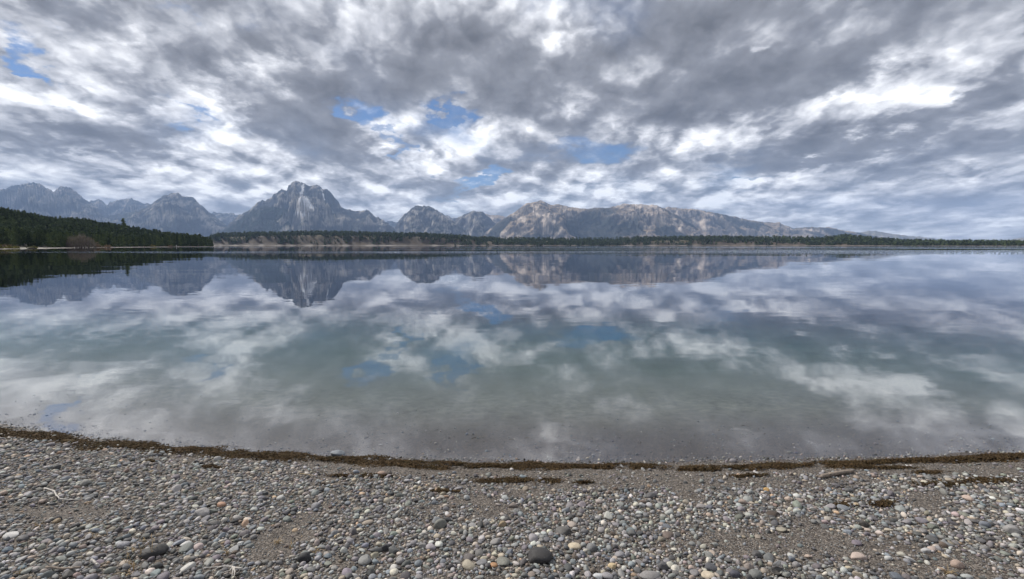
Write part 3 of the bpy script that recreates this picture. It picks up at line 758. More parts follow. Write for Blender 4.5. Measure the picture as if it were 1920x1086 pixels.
NUM = 'no one two three four five six seven eight nine ten eleven twelve thirteen fourteen fifteen sixteen seventeen eighteen nineteen twenty'.split() + ['many'] * 12
ORD = ['zeroth', 'first', 'second', 'third', 'fourth', 'fifth']
def build_stones():
    # ---- scatter positions from large to small, keeping stones apart
    cell = 0.05
    gridd = {}
    P = []          # x, y, radius, seed layer
    def free(x, y, r, k=0.80):
        cx, cy = int(x / cell // 1), int(y / cell // 1); R_ = int((r + 0.13) / cell) + 1
        for i in range(cx - R_, cx + R_ + 1):
            for j in range(cy - R_, cy + R_ + 1):
                for (ox, oy, orr) in gridd.get((i, j), ()):
                    if (x - ox) ** 2 + (y - oy) ** 2 < ((r + orr) * k) ** 2: return False
        return True
    def put(x, y, r): gridd.setdefault((int(x / cell // 1), int(y / cell // 1)), []).append((x, y, r))
    things = []     # x, y, z, a, b, c, yaw, tilt, colour, label
    for (px, py, w, h, colr, label) in HEROES:
        g = ground_hit(px, py + h * 0.30)
        f = to_px(g[0], g[1], g[2])[2]
        a = w / F0 * f / 2 / math.sqrt(1 + (g[0] / g[1]) ** 2) ** 0.6
        dep = math.atan2(CAM_H - g[2], g[1])
        hh = h / F0 * f / 2
        b = a * 0.78; c = max(min((hh - b * math.sin(dep) * 0.75) / math.cos(dep) * 1.25, a * 0.85), a * 0.42)
        things.append((g[0], g[1], g[2], a, b, c, random.uniform(-0.3, 0.3), random.uniform(-0.12, 0.12), colr, label))
        put(g[0], g[1], a * 0.9)
    classes = [(0.036, 0.046, 26), (0.028, 0.036, 230), (0.022, 0.028, 1100), (0.016, 0.022, 7500), (0.011, 0.016, 20000), (0.0075, 0.011, 34000)]
    r_ = np.random.default_rng(11)
    for r0, r1, tries in classes:
        m = int(tries * 2.4)
        y = r_.uniform(1.75, 8.0, m); x = r_.uniform(-1.32, 1.32, m) * (y + 0.35)
        z, s = beach_z(x, y)
        px, py, f = to_px(x, y, z)
        ok = (s > -2.2) & (np.abs(x) < 8.8)
        cv = cover(px, py, x, y, s)
        shore = (s < 0.10)
        cv = np.where(shore, np.exp(-((s - 0.02) / 0.09) ** 2) * (0.5 if r1 < 0.018 else 0.05) * np.interp(px, [0, 500, 900, 1300, 1920], [1.6, 1.0, 0.7, 1, 0.4]) + np.exp(s / 0.5) * (s < 0) * (0.11 if r1 < 0.018 else 0.02) * np.interp(px, [0, 500, 700], [0.4, 0.5, 1.0]), cv)
        big = 1.0 if r1 < 0.03 else 0.85
        ok &= r_.uniform(0, 1, m) < cv * big
        rad = r_.uniform(r0, r1, m)
        for i in np.nonzero(ok)[0]:
            if free(x[i], y[i], rad[i], 0.78):
                put(x[i], y[i], rad[i]); P.append((x[i], y[i], z[i], rad[i], s[i]))
    P = np.array(P); n = len(P)
    asp = r_.uniform(0.52, 0.95, n); fl = r_.uniform(0.34, 0.72, n)
    yaw = r_.uniform(0, 2 * math.pi, n); tx = r_.normal(0, 0.24, n); ty = r_.normal(0, 0.24, n)
    ci = r_.choice(len(PCOL), n, p=PSH)
    colr = PCOL[ci] * r_.uniform(0.62, 1.3, (n, 1)) * r_.uniform(0.95, 1.05, (n, 3))
    a = P[:, 3] * 1.22; b = a * asp; c = a * fl
    wet = sstep(0.03, -0.02, P[:, 4])
    colr = colr * (1 - 0.35 * wet[:, None])
    px, py, f = to_px(P[:, 0], P[:, 1], P[:, 2])
    zc = P[:, 2] + c * r_.uniform(0.30, 0.62, n)
    inframe = (px > 12) & (px < 1908) & (py < 1080) & (P[:, 4] > 0.05)
    show = np.where(inframe, a / f, 0)
    order = np.argsort(-show)
    pick = order[:300 - len(things)]
    # ---- named stones
    hs, hf = stone_shapes(3, 16, 5)
    hm = mat_stone('stone', False)
    hmesh = []
    for k, v in enumerate(hs):
        me = mesh_np('beach_stone', v, hf, True); me.materials.append(hm); hmesh.append(me)
    hero_xy = np.array([(t[0], t[1]) for t in things]); hero_lab = [t[9] for t in things]
    marks = [(ground_hit(*p)[:2], w) for p, w in MARKS]
    mk = np.array([m_[0] for m_ in marks])
    allthings = list(things)
    short = {0: 'the large charcoal stone', 2: 'the pale cracked stone', 5: 'the tan egg shaped stone', 8: 'the black angular stone', 9: 'the broad black rock', 12: 'the long pinkish stone',
             14: 'the dark pointed stone', 15: 'the dark brown stone', 17: 'the grey angular stone', 18: 'the dark slate stone', 21: 'the broad flat grey stone', 22: 'the small orange pebble', 24: 'the pink brown stone', 26: 'the long whitish stone', 28: 'the brownish lone stone', 4: 'the smooth light grey stone'}
    refs = [(hero_xy[i], w) for i, w in short.items()] + marks
    rxy = np.array([r[0] for r in refs])
    used = set(hero_lab)
    for i in pick:
        x, y = P[i, 0], P[i, 1]
        d = np.hypot(rxy[:, 0] - x, rxy[:, 1] - y); near_ = np.argsort(d)[:7]
        shape = 'round' if asp[i] > 0.86 else ('oval' if asp[i] > 0.72 else 'long')
        flat = 'flat ' if fl[i] < 0.5 else ''
        size = 'fist sized' if a[i] > 0.05 else ('egg sized' if a[i] > 0.036 else 'small')
        nm = PNAME[ci[i]]
        best = None
        for q in near_:
            dx_, dy_ = x - rxy[q, 0], y - rxy[q, 1]
            where = ('lakeward of' if dy_ > 0 else 'in front of') if abs(dy_) > abs(dx_) else ('to the east of' if dx_ > 0 else 'to the west of')
            where = where.replace('to the east of', 'just past' ).replace('to the west of', 'just before')
            if d[q] < 0.16: where = 'close beside'
            for lab in (f'{size} {flat}{shape} {nm} stone {where} {refs[q][1]}', f'{size} {flat}{shape} {nm} stone {NUM[min(round(d[q] * 10), 30)]} palms from {refs[q][1]}'):
                if lab not in used: best = lab; break
            if best: break
        if not best:
            k_ = 2
            while f'{lab}, {ORD[k_]} of its kind there' in used and k_ < 5: k_ += 1
            best = f'{lab}, {ORD[k_]} of its kind there'
        used.add(best)
        allthings.append((x, y, zc[i] - c[i] * 0.35, a[i], b[i], c[i], yaw[i], tx[i], tuple(colr[i]), best))
    for k, (x, y, z, a_, b_, c_, yw, ti, colr_, lab) in enumerate(allthings):
        o = obj('beach_stone', hmesh[k % len(hmesh)], None, loc=(x, y, z + c_ * 0.35), label=lab, category='stone', group='larger stones on the shingle')
        o.rotation_euler = (ti, ti * 0.7, yw); o.scale = (a_, b_, c_); o.color = (*colr_, 1)
    # ---- everything smaller, as masses
    rest = np.ones(n, bool); rest[pick] = False
    def mass(name, idx, level, nvar, seed, label):
        shp, fc = stone_shapes(level, nvar, seed)
        shp = np.array(shp); nv = shp.shape[1]
        k = np.arange(len(idx)) % nvar
        v = shp[k] * np.stack([a[idx], b[idx], c[idx]], -1)[:, None, :]
        v = np.einsum('nij,nvj->nvi', rot_mats(yaw[idx], tx[idx], ty[idx]), v)
        v = v + np.stack([P[idx, 0], P[idx, 1], zc[idx]], -1)[:, None, :]
        F_ = (fc[None] + (np.arange(len(idx)) * nv)[:, None, None]).reshape(-1, 3)
        me = mesh_np(name, v.reshape(-1, 3), F_, True, np.repeat(colr[idx], nv, 0))
        obj(name, me, mat_stone(name, True), kind='stuff', label=label)
    idx = np.nonzero(rest & (P[:, 3] >= 0.0168))[0]
    mass('pebbles', idx, 2, 24, 8, 'rounded grey and tan pebbles covering the shore')
    idx2 = np.nonzero(rest & (P[:, 3] < 0.0168))[0]
    mass('small_pebbles', idx2, 1, 30, 9, 'small mixed pebbles filling the gaps of the shingle')
    print('STONES', n, len(idx), len(idx2), 'smallest named px', show[pick].min() * F0 * 2)
    # ---- loose gravel grains
    m = 62000
    y = r_.uniform(1.75, 5.9, m); x = r_.uniform(-1.25, 1.25, m) * (y + 0.3)
    z, s = beach_z(x, y)
    ok = (s > -0.5) & (r_.uniform(0, 1, m) < np.where(s > 0.05, 1.0, np.exp(-((s - 0.05) / 0.2) ** 2) * 0.8)); x, y, z, s = x[ok], y[ok], z[ok], s[ok]; m = len(x)
    v0 = np.array([(1, 0, 0), (-1, 0, 0), (0, 1, 0), (0, -1, 0), (0, 0, 1), (0, 0, -1)], float)
    f0 = np.array([(0, 2, 4), (2, 1, 4), (1, 3, 4), (3, 0, 4), (2, 0, 5), (1, 2, 5), (3, 1, 5), (0, 3, 5)])
    rad = r_.uniform(0.0032, 0.0075, m)
    v = v0[None] * np.stack([rad, rad * r_.uniform(0.6, 1, m), rad * r_.uniform(0.5, 0.8, m)], -1)[:, None, :] * r_.uniform(0.75, 1.2, (m, 6, 1))
    v = np.einsum('nij,nvj->nvi', rot_mats(r_.uniform(0, 6.28, m), r_.normal(0, 0.4, m), r_.normal(0, 0.4, m)), v)
    v = v + np.stack([x, y, z + rad * 0.3], -1)[:, None, :]
    cc = PCOL[r_.choice(len(PCOL), m, p=PSH)] * r_.uniform(0.5, 1.15, (m, 1)) * np.where(s < 0.03, 0.7, 1.0)[:, None]
    me = mesh_np('gravel', v.reshape(-1, 3), (f0[None] + (np.arange(m) * 6)[:, None, None]).reshape(-1, 3), True, np.repeat(cc, 6, 0))
    obj('gravel', me, mat_stone('gravel', True), kind='stuff', label='coarse dark gravel grains between the stones')

MARKS = [((1568, 891), 'the driftwood'), ((110, 938), 'the bent white stick'), ((440, 1078), 'the white forked twig'), ((250, 1072), 'the grey stick'),
         ((1456, 1068), 'the open shell'), ((960, 905), 'the small weed clumps'), ((1600, 950), 'the brown weed patches')]

# ------------------------------------------------------------------ washed-up weed
WRACK = [(-60, 802, 12), (0, 811, 13), (83, 817, 13), (143, 827, 15), (200, 835, 14), (260, 834, 15), (300, 843, 17), (400, 846, 20), (500, 853, 18), (570, 856, 16), (600, 860, 8), (640, 862, 13), (740, 866, 24), (800, 871, 16),
         (870, 872, 17), (940, 873, 15), (1040, 874, 16), (1120, 875, 12), (1170, 873, 14), (1280, 877, 16), (1380, 877, 15), (1480, 873, 15), (1580, 870, 12), (1680, 864, 9), (1720, 862, 14), (1810, 860, 13), (1920, 855, 16), (1990, 850, 16)]
CLUMPS = [(945, 902, 62, 6), (1032, 903, 24, 5), (1092, 906, 22, 3), (833, 922, 30, 3), (700, 893, 50, 3), (640, 893, 26, 3), (1576, 949, 20, 6), (1655, 946, 26, 7), (1760, 909, 50, 5), (1850, 903, 60, 7), (1400, 893, 45, 3), (280, 866, 14, 3), (395, 877, 30, 3), (1740, 887, 30, 4), (1660, 878, 60, 4)]

def build_wrack():
    V = []; F_ = []; tint = []
    centre = []; half = []
    for px, py, th in WRACK:
        g = ground_hit(px, py + 2); g2 = ground_hit(px, py + 2 + th / 2)
        centre.append(g[:2]); half.append(np.linalg.norm(g2[:2] - g[:2]))
    centre = np.array(centre); half = np.array(half)
    seg = np.concatenate([[0], np.cumsum(np.linalg.norm(np.diff(centre, axis=0), axis=1))])
    u = np.linspace(0, seg[-1], 1500)
    cx = np.interp(u, seg, centre[:, 0]); cy = np.interp(u, seg, centre[:, 1]); hw = np.interp(u, seg, half) * np.interp(u / seg[-1], [0, 0.45, 0.6, 1], [1.0, 1.0, 0.72, 0.62])
    hw = hw * (1 + 0.6 * fbm(u * 2.2, u * 0, 3, 71)) * 0.9
    cy = cy + 0.03 * fbm(u * 1.7, u * 0 + 5, 3, 72)
    m = 17
    lat = np.linspace(-1, 1, m)
    Xg = np.repeat(cx[:, None], m, 1); Yg = cy[:, None] + lat[None] * hw[:, None]
    zg = beach_z(Xg.ravel(), Yg.ravel())[0].reshape(Xg.shape)
    hgt = (1 - lat[None] ** 2) * 0.021 * np.clip(0.65 + 0.9 * fbm(Xg * 5, Yg * 9, 3, 73), 0.05, 2) + 0.007 * fbm(Xg * 40, Yg * 40, 3, 74) - 0.006 * (np.abs(lat[None]) > 0.93)
    gap = sstep(-0.35, 0.0, fbm(Xg * 3.0, Yg * 5.5, 4, 75, 0.6) - 0.25 * np.abs(lat[None]))
    hgt = hgt * gap - 0.012 * (1 - gap)
    Vm = np.stack([Xg, Yg, zg + hgt], -1).reshape(-1, 3)
    V.append(Vm); F_.append(grid_faces(1500, m)); off = len(Vm)
    mat, t, b, out = material('weed')
    p = position(t); n = noise(t, p, 70, 5, 0.7); n2 = noise(t, p, 9, 3, 0.6)
    col = mixc(t, n.smooth(0.35, 0.7), (0.022, 0.014, 0.007), (0.135, 0.085, 0.038))
    col = mixc(t, n2.smooth(0.45, 0.75) * 0.5, col, (0.060, 0.050, 0.020))
    setin(t, b, 'Base Color', col); setin(t, b, 'Roughness', 0.9); setin(t, b, 'Specular IOR Level', 0.2)
    setin(t, b, 'Normal', bump(t, n, 1.0, 0.02))
    # strands lying over the mound and the clumps beside it
    r_ = np.random.default_rng(21)
    sx, sy, sh = [], [], []
    i = r_.integers(0, 1500, 26000); l = r_.normal(0, 0.5, 26000)
    x = cx[i] + r_.normal(0, 0.03, 26000); y = cy[i] + l * hw[i]
    keep = np.abs(l) < 1.15
    x, y, l = x[keep], y[keep], l[keep]
    gp = sstep(-0.6, -0.1, fbm(x * 3.0, y * 5.5, 4, 75, 0.6)); kk = r_.uniform(0, 1, len(x)) < gp * 0.95 + 0.05
    x, y, l = x[kk], y[kk], l[kk]
    h = np.clip(1 - l ** 2, 0, 1) * 0.019
    for (px, py, rx, ry) in CLUMPS:
        k = int(rx * ry * 2.2)
        qx = px + r_.normal(0, 0.45, k) * rx; qy = py + r_.normal(0, 0.5, k) * ry
        w = np.array([on_plane(a_, b_, 0.12) for a_, b_ in zip(qx, qy)])
        g0 = ground_hit(px, py); w0 = on_plane(px, py, 0.12)
        w = (w - w0) * (np.linalg.norm(g0[:2]) / np.linalg.norm(w0)) + g0[:2]
        x = np.concatenate([x, w[:, 0]]); y = np.concatenate([y, w[:, 1]]); h = np.concatenate([h, r_.uniform(0.0, 0.016, k)])
    qx = r_.uniform(640, 1480, 420); qy = r_.uniform(792, 836, 420); kq = fbm(qx / 40, qy / 9, 3, 79) > 0.22
    w = np.array([on_plane(a_, b_, -0.08) for a_, b_ in zip(qx[kq], qy[kq])])
    x = np.concatenate([x, w[:, 0]]); y = np.concatenate([y, w[:, 1]]); h = np.concatenate([h, np.full(len(w), 0.006)])
    z = beach_z(x, y)[0] + h
    k = len(x)
    L_ = r_.uniform(0.010, 0.034, k); wd = r_.uniform(0.0012, 0.0042, k); an = r_.uniform(0, 2 * math.pi, k)
    ex = np.stack([np.cos(an) * L_, np.sin(an) * L_ * 0.8, r_.normal(0, 0.007, k)], -1); wx_ = np.stack([-np.sin(an) * wd, np.cos(an) * wd, r_.uniform(-1, 1, k) * wd], -1)
    c0 = np.stack([x, y, z], -1); bend = np.stack([0 * x, 0 * x, r_.uniform(0.001, 0.010, k)], -1)
    q = np.stack([c0 - ex - wx_, c0 - ex + wx_, c0 + bend - wx_, c0 + bend + wx_, c0 + ex - wx_, c0 + ex + wx_], 1)
    qf = np.array([(0, 2, 3, 1), (2, 4, 5, 3)])
    V.append(q.reshape(-1, 3)); F_.append((qf[None] + (np.arange(k) * 6)[:, None, None]).reshape(-1, 4) + off)
    me = mesh_np('washed_up_weed', np.concatenate(V), np.concatenate(F_), True)
    obj('washed_up_weed', me, mat, kind='stuff', label='dark brown line of washed up water weed along the shore', category='weed')

# ------------------------------------------------------------------ sticks, shell, dry stems
def tube(path, radii, sides=8):
    path = np.array(path, float); V = []; F_ = []
    for i, p in enumerate(path):
        d = path[min(i + 1, len(path) - 1)] - path[max(i - 1, 0)]; d /= np.linalg.norm(d)
        up = np.array([0, 0, 1.0]) if abs(d[2]) < 0.9 else np.array([1.0, 0, 0])
        s1 = np.cross(d, up); s1 /= np.linalg.norm(s1); s2 = np.cross(s1, d)
        for k in range(sides):
            a = 2 * math.pi * k / sides
            V.append(p + radii[i] * (math.cos(a) * s1 + math.sin(a) * s2))
    n = len(path)
    for i in range(n - 1):
        for k in range(sides):
            F_.append((i * sides + k, i * sides + (k + 1) % sides, (i + 1) * sides + (k + 1) % sides, (i + 1) * sides + k))
    c0 = len(V); V.append(path[0]); c1 = len(V); V.append(path[-1])
    for k in range(sides):
        F_.append((c0, (k + 1) % sides, k, k)); F_.append((c1, (n - 1) * sides + k, (n - 1) * sides + (k + 1) % sides, (n - 1) * sides + (k + 1) % sides))
    return V, F_

def poly_mesh(name, V, F_, smooth=True):
    me = bpy.data.meshes.new(name)
    F_ = [tuple(dict.fromkeys(f)) for f in F_]
    me.from_pydata([tuple(map(float, v)) for v in V], [], F_); me.update()
    me.polygons.foreach_set('use_smooth', [smooth] * len(me.polygons))
    return me

def wood_mat(name, c1, c2, along=(1, 12, 12)):
    m, t, b, out = material(name)
    p = objcoord(t)
    mp = t.nodes.new('ShaderNodeMapping'); t.links.new(p.s, mp.inputs[0]); mp.inputs['Scale'].default_value = along
    n = noise(t, N(t, mp.outputs[0]), 14, 5, 0.65)
    setin(t, b, 'Base Color', mixc(t, n.smooth(0.3, 0.7), c1, c2)); setin(t, b, 'Roughness', 0.85)
    setin(t, b, 'Normal', bump(t, n, 0.7, 0.01))
    return m

def px_path(pts, lift=0.004):
    out = []
    for p in pts:
        g = ground_hit(p[0], p[1]); out.append(g + np.array([0, 0, lift + (p[2] if len(p) > 2 else 0)]))
    return out

def resample(path, n, wob, seed):
    path = np.array(path); r = np.random.default_rng(seed)
    seg = np.concatenate([[0], np.cumsum(np.linalg.norm(np.diff(path, axis=0), axis=1))])
    u = np.linspace(0, seg[-1], n)
    q = np.stack([np.interp(u, seg, path[:, k]) for k in range(3)], -1)
    q[1:-1] += r.normal(0, wob, (n - 2, 3)) * np.array([1, 1, 0.4])
    return q

def stick(name, pts, r0, r1, mat, label, lift, sides=8, seed=0, cat='stick', wob=0.002):
    q = resample(px_path(pts, lift), 14, wob, seed); org = q[0].copy(); org[2] -= lift
    rr = np.linspace(r0, r1, len(q)) * (1 + 0.14 * np.sin(np.arange(len(q)) * 1.9 + seed))
    me = poly_mesh(name, *tube(q - org, rr, sides))
    return obj(name, me, mat, loc=org, label=label, category=cat)

def build_debris():
    grey = wood_mat('weathered_wood', (0.12, 0.095, 0.075), (0.33, 0.27, 0.215))
    white = wood_mat('bleached_wood', (0.36, 0.33, 0.29), (0.60, 0.57, 0.52))
    # driftwood: body with a splintered end and a knot
    q = resample(px_path([(1534, 898), (1552, 894), (1575, 890), (1601, 886)], 0.018), 18, 0.003, 3); org = q[0].copy(); org[2] -= 0.018
    rr = 0.019 * np.interp(np.linspace(0, 1, 18), [0, 0.12, 0.5, 0.85, 1], [0.55, 0.95, 1.05, 0.9, 0.5])
    drift = obj('driftwood', poly_mesh('driftwood', *tube(q - org, rr * (1 + 0.1 * np.sin(np.arange(18) * 2.3)), 10)), grey, loc=org, label='grey weathered driftwood lying on gravel below the weed line', category='driftwood')
    k0 = q[5] - org
    obj('knot', poly_mesh('knot', *tube([k0 + (0, -0.005, 0.008), k0 + (0.006, -0.018, 0.022), k0 + (0.012, -0.026, 0.032)], [0.010, 0.008, 0.004], 7)), grey, drift)
    e0 = q[0] - org
    obj('splinter', poly_mesh('splinter', *tube([e0 + (0.03, 0, 0.004), e0 + (-0.01, 0.004, 0.006), e0 + (-0.045, 0.002, 0.003)], [0.009, 0.006, 0.0015], 6)), grey, drift)
    stick('stick', [(84, 922), (102, 927), (107, 937), (118, 943), (150, 944)], 0.006, 0.0035, white, 'thin bent white stick on the shingle near the weed line', 0.030, seed=1)
    stick('stick', [(88, 1074), (120, 1077), (152, 1074)], 0.007, 0.005, grey, 'grey weathered stick lying among stones in the lower corner', 0.035, seed=2)
    stick('stick', [(173, 1061), (184, 1071)], 0.007, 0.006, white, 'short thick white stick end between stones', 0.040, seed=4)
    stick('stick', [(678, 909), (690, 915), (706, 914), (716, 917)], 0.004, 0.002, wood_mat('dark_twig', (0.03, 0.022, 0.016), (0.09, 0.07, 0.05)), 'thin dark forked twig behind the shingle crest', 0.03, seed=5)
    stick('stick', [(562, 892), (575, 893), (590, 896)], 0.0035, 0.002, wood_mat('straw_twig', (0.3, 0.22, 0.12), (0.45, 0.35, 0.2)), 'thin straw coloured twig under the weed line', 0.02, seed=6)
    # forked bleached twig
    base = px_path([(455, 1079)], 0.045)[0]; org = base.copy(); org[2] -= 0.045
    root = obj('forked_twig', poly_mesh('forked_twig', *tube(resample(np.array(px_path([(455, 1079), (437, 1076), (420, 1074), (383, 1077)], 0.042)) - org, 10, 0.002, 7), np.linspace(0.006, 0.0018, 10), 7)), white, loc=org, label='bleached white twig with thin forks in the shingle', category='twig')
    for j, pts in enumerate(([(437, 1076), (432, 1083), (412, 1088)], [(438, 1077), (437, 1086), (436, 1092)], [(440, 1077), (441, 1085), (440, 1093)], [(420, 1074), (408, 1078), (398, 1084)])):
        obj('twig_fork', poly_mesh('twig_fork', *tube(resample(np.array(px_path(pts, 0.042)) - org, 6, 0.001, 8 + j), np.linspace(0.004, 0.0012, 6), 6)), white, root)
    # open shell: two cupped halves
    g = ground_hit(1456, 1074)
    m, t, b, out = material('shell')
    p = objcoord(t); n = noise(t, p, 60, 3, 0.6)
    setin(t, b, 'Base Color', mixc(t, n, (0.03, 0.028, 0.026), (0.10, 0.09, 0.08))); setin(t, b, 'Roughness', 0.5)
    m2, t2, b2, _ = material('shell_inside'); setin(t2, b2, 'Base Color', mixc(t2, noise(t2, objcoord(t2), 40, 3, 0.6), (0.36, 0.35, 0.33), (0.55, 0.52, 0.48))); setin(t2, b2, 'Roughness', 0.4)
    root = obj('open_shell', None, loc=g, label='open dark rimmed shell with pale inside at the lower edge of the shingle', category='shell')
    def valve(name, tiltx, loc_, inner):
        V = []; F_ = []; nu, nv = 14, 7
        for i in range(nv):
            r = i / (nv - 1)
            for j in range(nu):
                a = 2 * math.pi * j / nu
                V.append((0.040 * r * math.cos(a), 0.027 * r * math.sin(a) * (1 - 0.15 * math.cos(a)), -0.015 * (1 - r * r)))
        for i in range(nv - 1):
            for j in range(nu):
                F_.append((i * nu + j, i * nu + (j + 1) % nu, (i + 1) * nu + (j + 1) % nu, (i + 1) * nu + j))
        me = poly_mesh(name, V, F_)
        o = obj(name, me, None, root, loc_); me.materials.append(m2 if inner else m)
        o.rotation_euler = tiltx
        sol = o.modifiers.new('thick', 'SOLIDIFY'); sol.thickness = 0.004; sol.offset = -1
        if inner:
            me.materials.append(m); sol.material_offset = 1; sol.material_offset_rim = 1
        return o
    valve('upper_valve', (-1.15, 0.25, 0.5), (0.012, 0.02, 0.045), True)
    valve('lower_valve', (0.12, -0.1, 0.2), (-0.004, -0.012, 0.022), True)
    # dry stems among the stones
    straw, t, b, out = material('dry_grass'); n = noise(t, objcoord(t), 30, 3, 0.6)
    setin(t, b, 'Base Color', mixc(t, n, (0.22, 0.13, 0.05), (0.50, 0.38, 0.20))); setin(t, b, 'Roughness', 0.8)
    r = random.Random(4)
    spots = [(283, 1046, 0.13, 'tall dry seed stem rising beside the broad black rock'), (264, 1046, 0.11, 'thin dry stem before the broad black rock'), (240, 1062, 0.10, 'rusty dry stem left of the broad black rock'), (247, 1072, 0.09, 'rusty dry weed clump in front of the broad black rock'),
             (72, 989, 0.05, 'small straw tuft by the pale stone at the side of the shingle'), (178, 1010, 0.05, 'pale dry tuft among stones behind the broad black rock'), (240, 1082, 0.07, 'pale curled dry tuft at the lower edge'), (545, 1030, 0.07, 'thin straw stems behind the black angular stone'),
             (425, 1040, 0.06, 'few straw stems past the white oval stone'), (590, 1040, 0.05, 'straw litter beside the black angular stone'), (520, 1020, 0.06, 'bent straw stems on the shingle behind the black stone'), (1775, 1078, 0.06, 'straw coloured stem at the lower edge by the pink brown stone'), (36, 1078, 0.05, 'rusty dry weed in the lower corner of the shingle')]
    for px, py, hgt, lab in spots:
        g = ground_hit(px, py)
        root = obj('dry_plant', None, loc=g, label=lab, category='dry plant', group='dry stems among the stones')
        k = r.randint(3, 6) if hgt > 0.08 else r.randint(6, 11)
        for j in range(k):
            an = r.uniform(0, 6.28); lean = r.uniform(0.1, 0.7) if hgt > 0.08 else r.uniform(0.5, 1.3); L_ = hgt * r.uniform(0.55, 1.1)
            b0 = np.array([r.gauss(0, 0.008), r.gauss(0, 0.008), 0.0])
            pts = [b0]; 
            for q_ in range(1, 6):
                f = q_ / 5; le = lean * f
                pts.append(b0 + L_ * f * np.array([math.cos(an) * math.sin(le), math.sin(an) * math.sin(le), math.cos(le)]))
            st_ = obj('stem', poly_mesh('stem', *tube(pts, np.linspace(0.0016, 0.0007, 6), 5)), straw, root)
            if hgt > 0.08 and j < 2:
                V = []; F_ = []
                for q_ in range(9):
                    c = np.array(pts[-1]) - np.array([0, 0, 0.003 * q_]); an2 = q_ * 2.4
                    e = np.array([math.cos(an2) * 0.008, math.sin(an2) * 0.008, 0.005]); w = np.array([-math.sin(an2), math.cos(an2), 0]) * 0.002
                    i0 = len(V); V += [c, c + e * 0.5 + w, c + e, c + e * 0.5 - w]; F_.append((i0, i0 + 1, i0 + 2, i0 + 3))
                obj('seed_head', poly_mesh('seed_head', V, F_), straw, root)

build_beach()
build_stones()
build_wrack()
build_debris()
# ------------------------------------------------------------------ trees
def crown_np(seed, branches, per, width, low, spread=1.0):
    """conifer crown of unit height: many small needle-clump faces on drooping boughs"""
    r = np.random.default_rng(seed); V = []; F_ = []
    for i in range(branches):
        f = (i + r.uniform(0, 1)) / branches
        h = low + (0.985 - low) * f ** 0.9
        L_ = width * (0.14 + 0.86 * (1 - (h - low) / (1 - low)) ** 0.62) * r.uniform(0.55, 1.15)
        if h < low + 0.12: L_ *= r.uniform(0.5, 1.0)
        an = r.uniform(0, 2 * math.pi); dr = r.uniform(0.12, 0.45) if h < 0.8 else r.uniform(-0.6, 0.2)
        for k in range(per):
            q = (k + r.uniform(0.2, 1)) / per
            c = np.array([math.cos(an) * L_ * q, math.sin(an) * L_ * q, h - dr * L_ * q + r.normal(0, 0.008)])
            sz = (0.030 + 0.026 * r.uniform()) * (1.15 - 0.5 * q) * spread * (0.55 + 0.6 * (1 - h))
            d1 = r.normal(size=3); d1[2] *= 0.5; d1 /= np.linalg.norm(d1); d2 = np.cross(d1, r.normal(size=3)); d2 /= np.linalg.norm(d2)
            n0 = len(V); V += [c - d1 * sz * 1.4, c + d2 * sz * 0.8, c + d1 * sz * 1.4 - np.array([0, 0, sz * 0.6]), c - d2 * sz * 0.8]
            F_.append((n0, n0 + 1, n0 + 2, n0 + 3))
    n0 = len(V); V += [(0.012, 0, 0.93), (-0.006, 0.011, 0.93), (-0.006, -0.011, 0.93), (0, 0, 1.0)]
    F_ += [(n0, n0 + 1, n0 + 3, n0 + 3), (n0 + 1, n0 + 2, n0 + 3, n0 + 3), (n0 + 2, n0, n0 + 3, n0 + 3)]
    return np.array(V), F_

def trunk_np(top, r0):
    V, F_ = tube([(0, 0, -0.03), (0.004, 0, top * 0.4), (0, 0.004, top * 0.75), (0, 0, top)], [r0, r0 * 0.8, r0 * 0.5, r0 * 0.2], 6)
    return V, F_

def mat_needles(name, use_attr, c1, c2):
    m, t, b, out = material(name)
    p = position(t)
    if use_attr: rnd = attr(t, 'tone', 'Fac')
    else:
        oi = t.nodes.new('ShaderNodeObjectInfo'); rnd = N(t, oi.outputs['Random'])
    n = noise(t, p, 0.35, 3, 0.6)
    f = (n * 0.7 + rnd * 0.75 - 0.2).clamp()
    setin(t, b, 'Base Color', mixc(t, f, c1, c2)); setin(t, b, 'Roughness', 0.9); setin(t, b, 'Specular IOR Level', 0.15)
    return m

def mat_bark(name, c1, c2, scale=30):
    m, t, b, out = material(name)
    n = noise(t, objcoord(t), scale, 3, 0.6)
    setin(t, b, 'Base Color', mixc(t, n.smooth(0.3, 0.7), c1, c2)); setin(t, b, 'Roughness', 0.95)
    return m

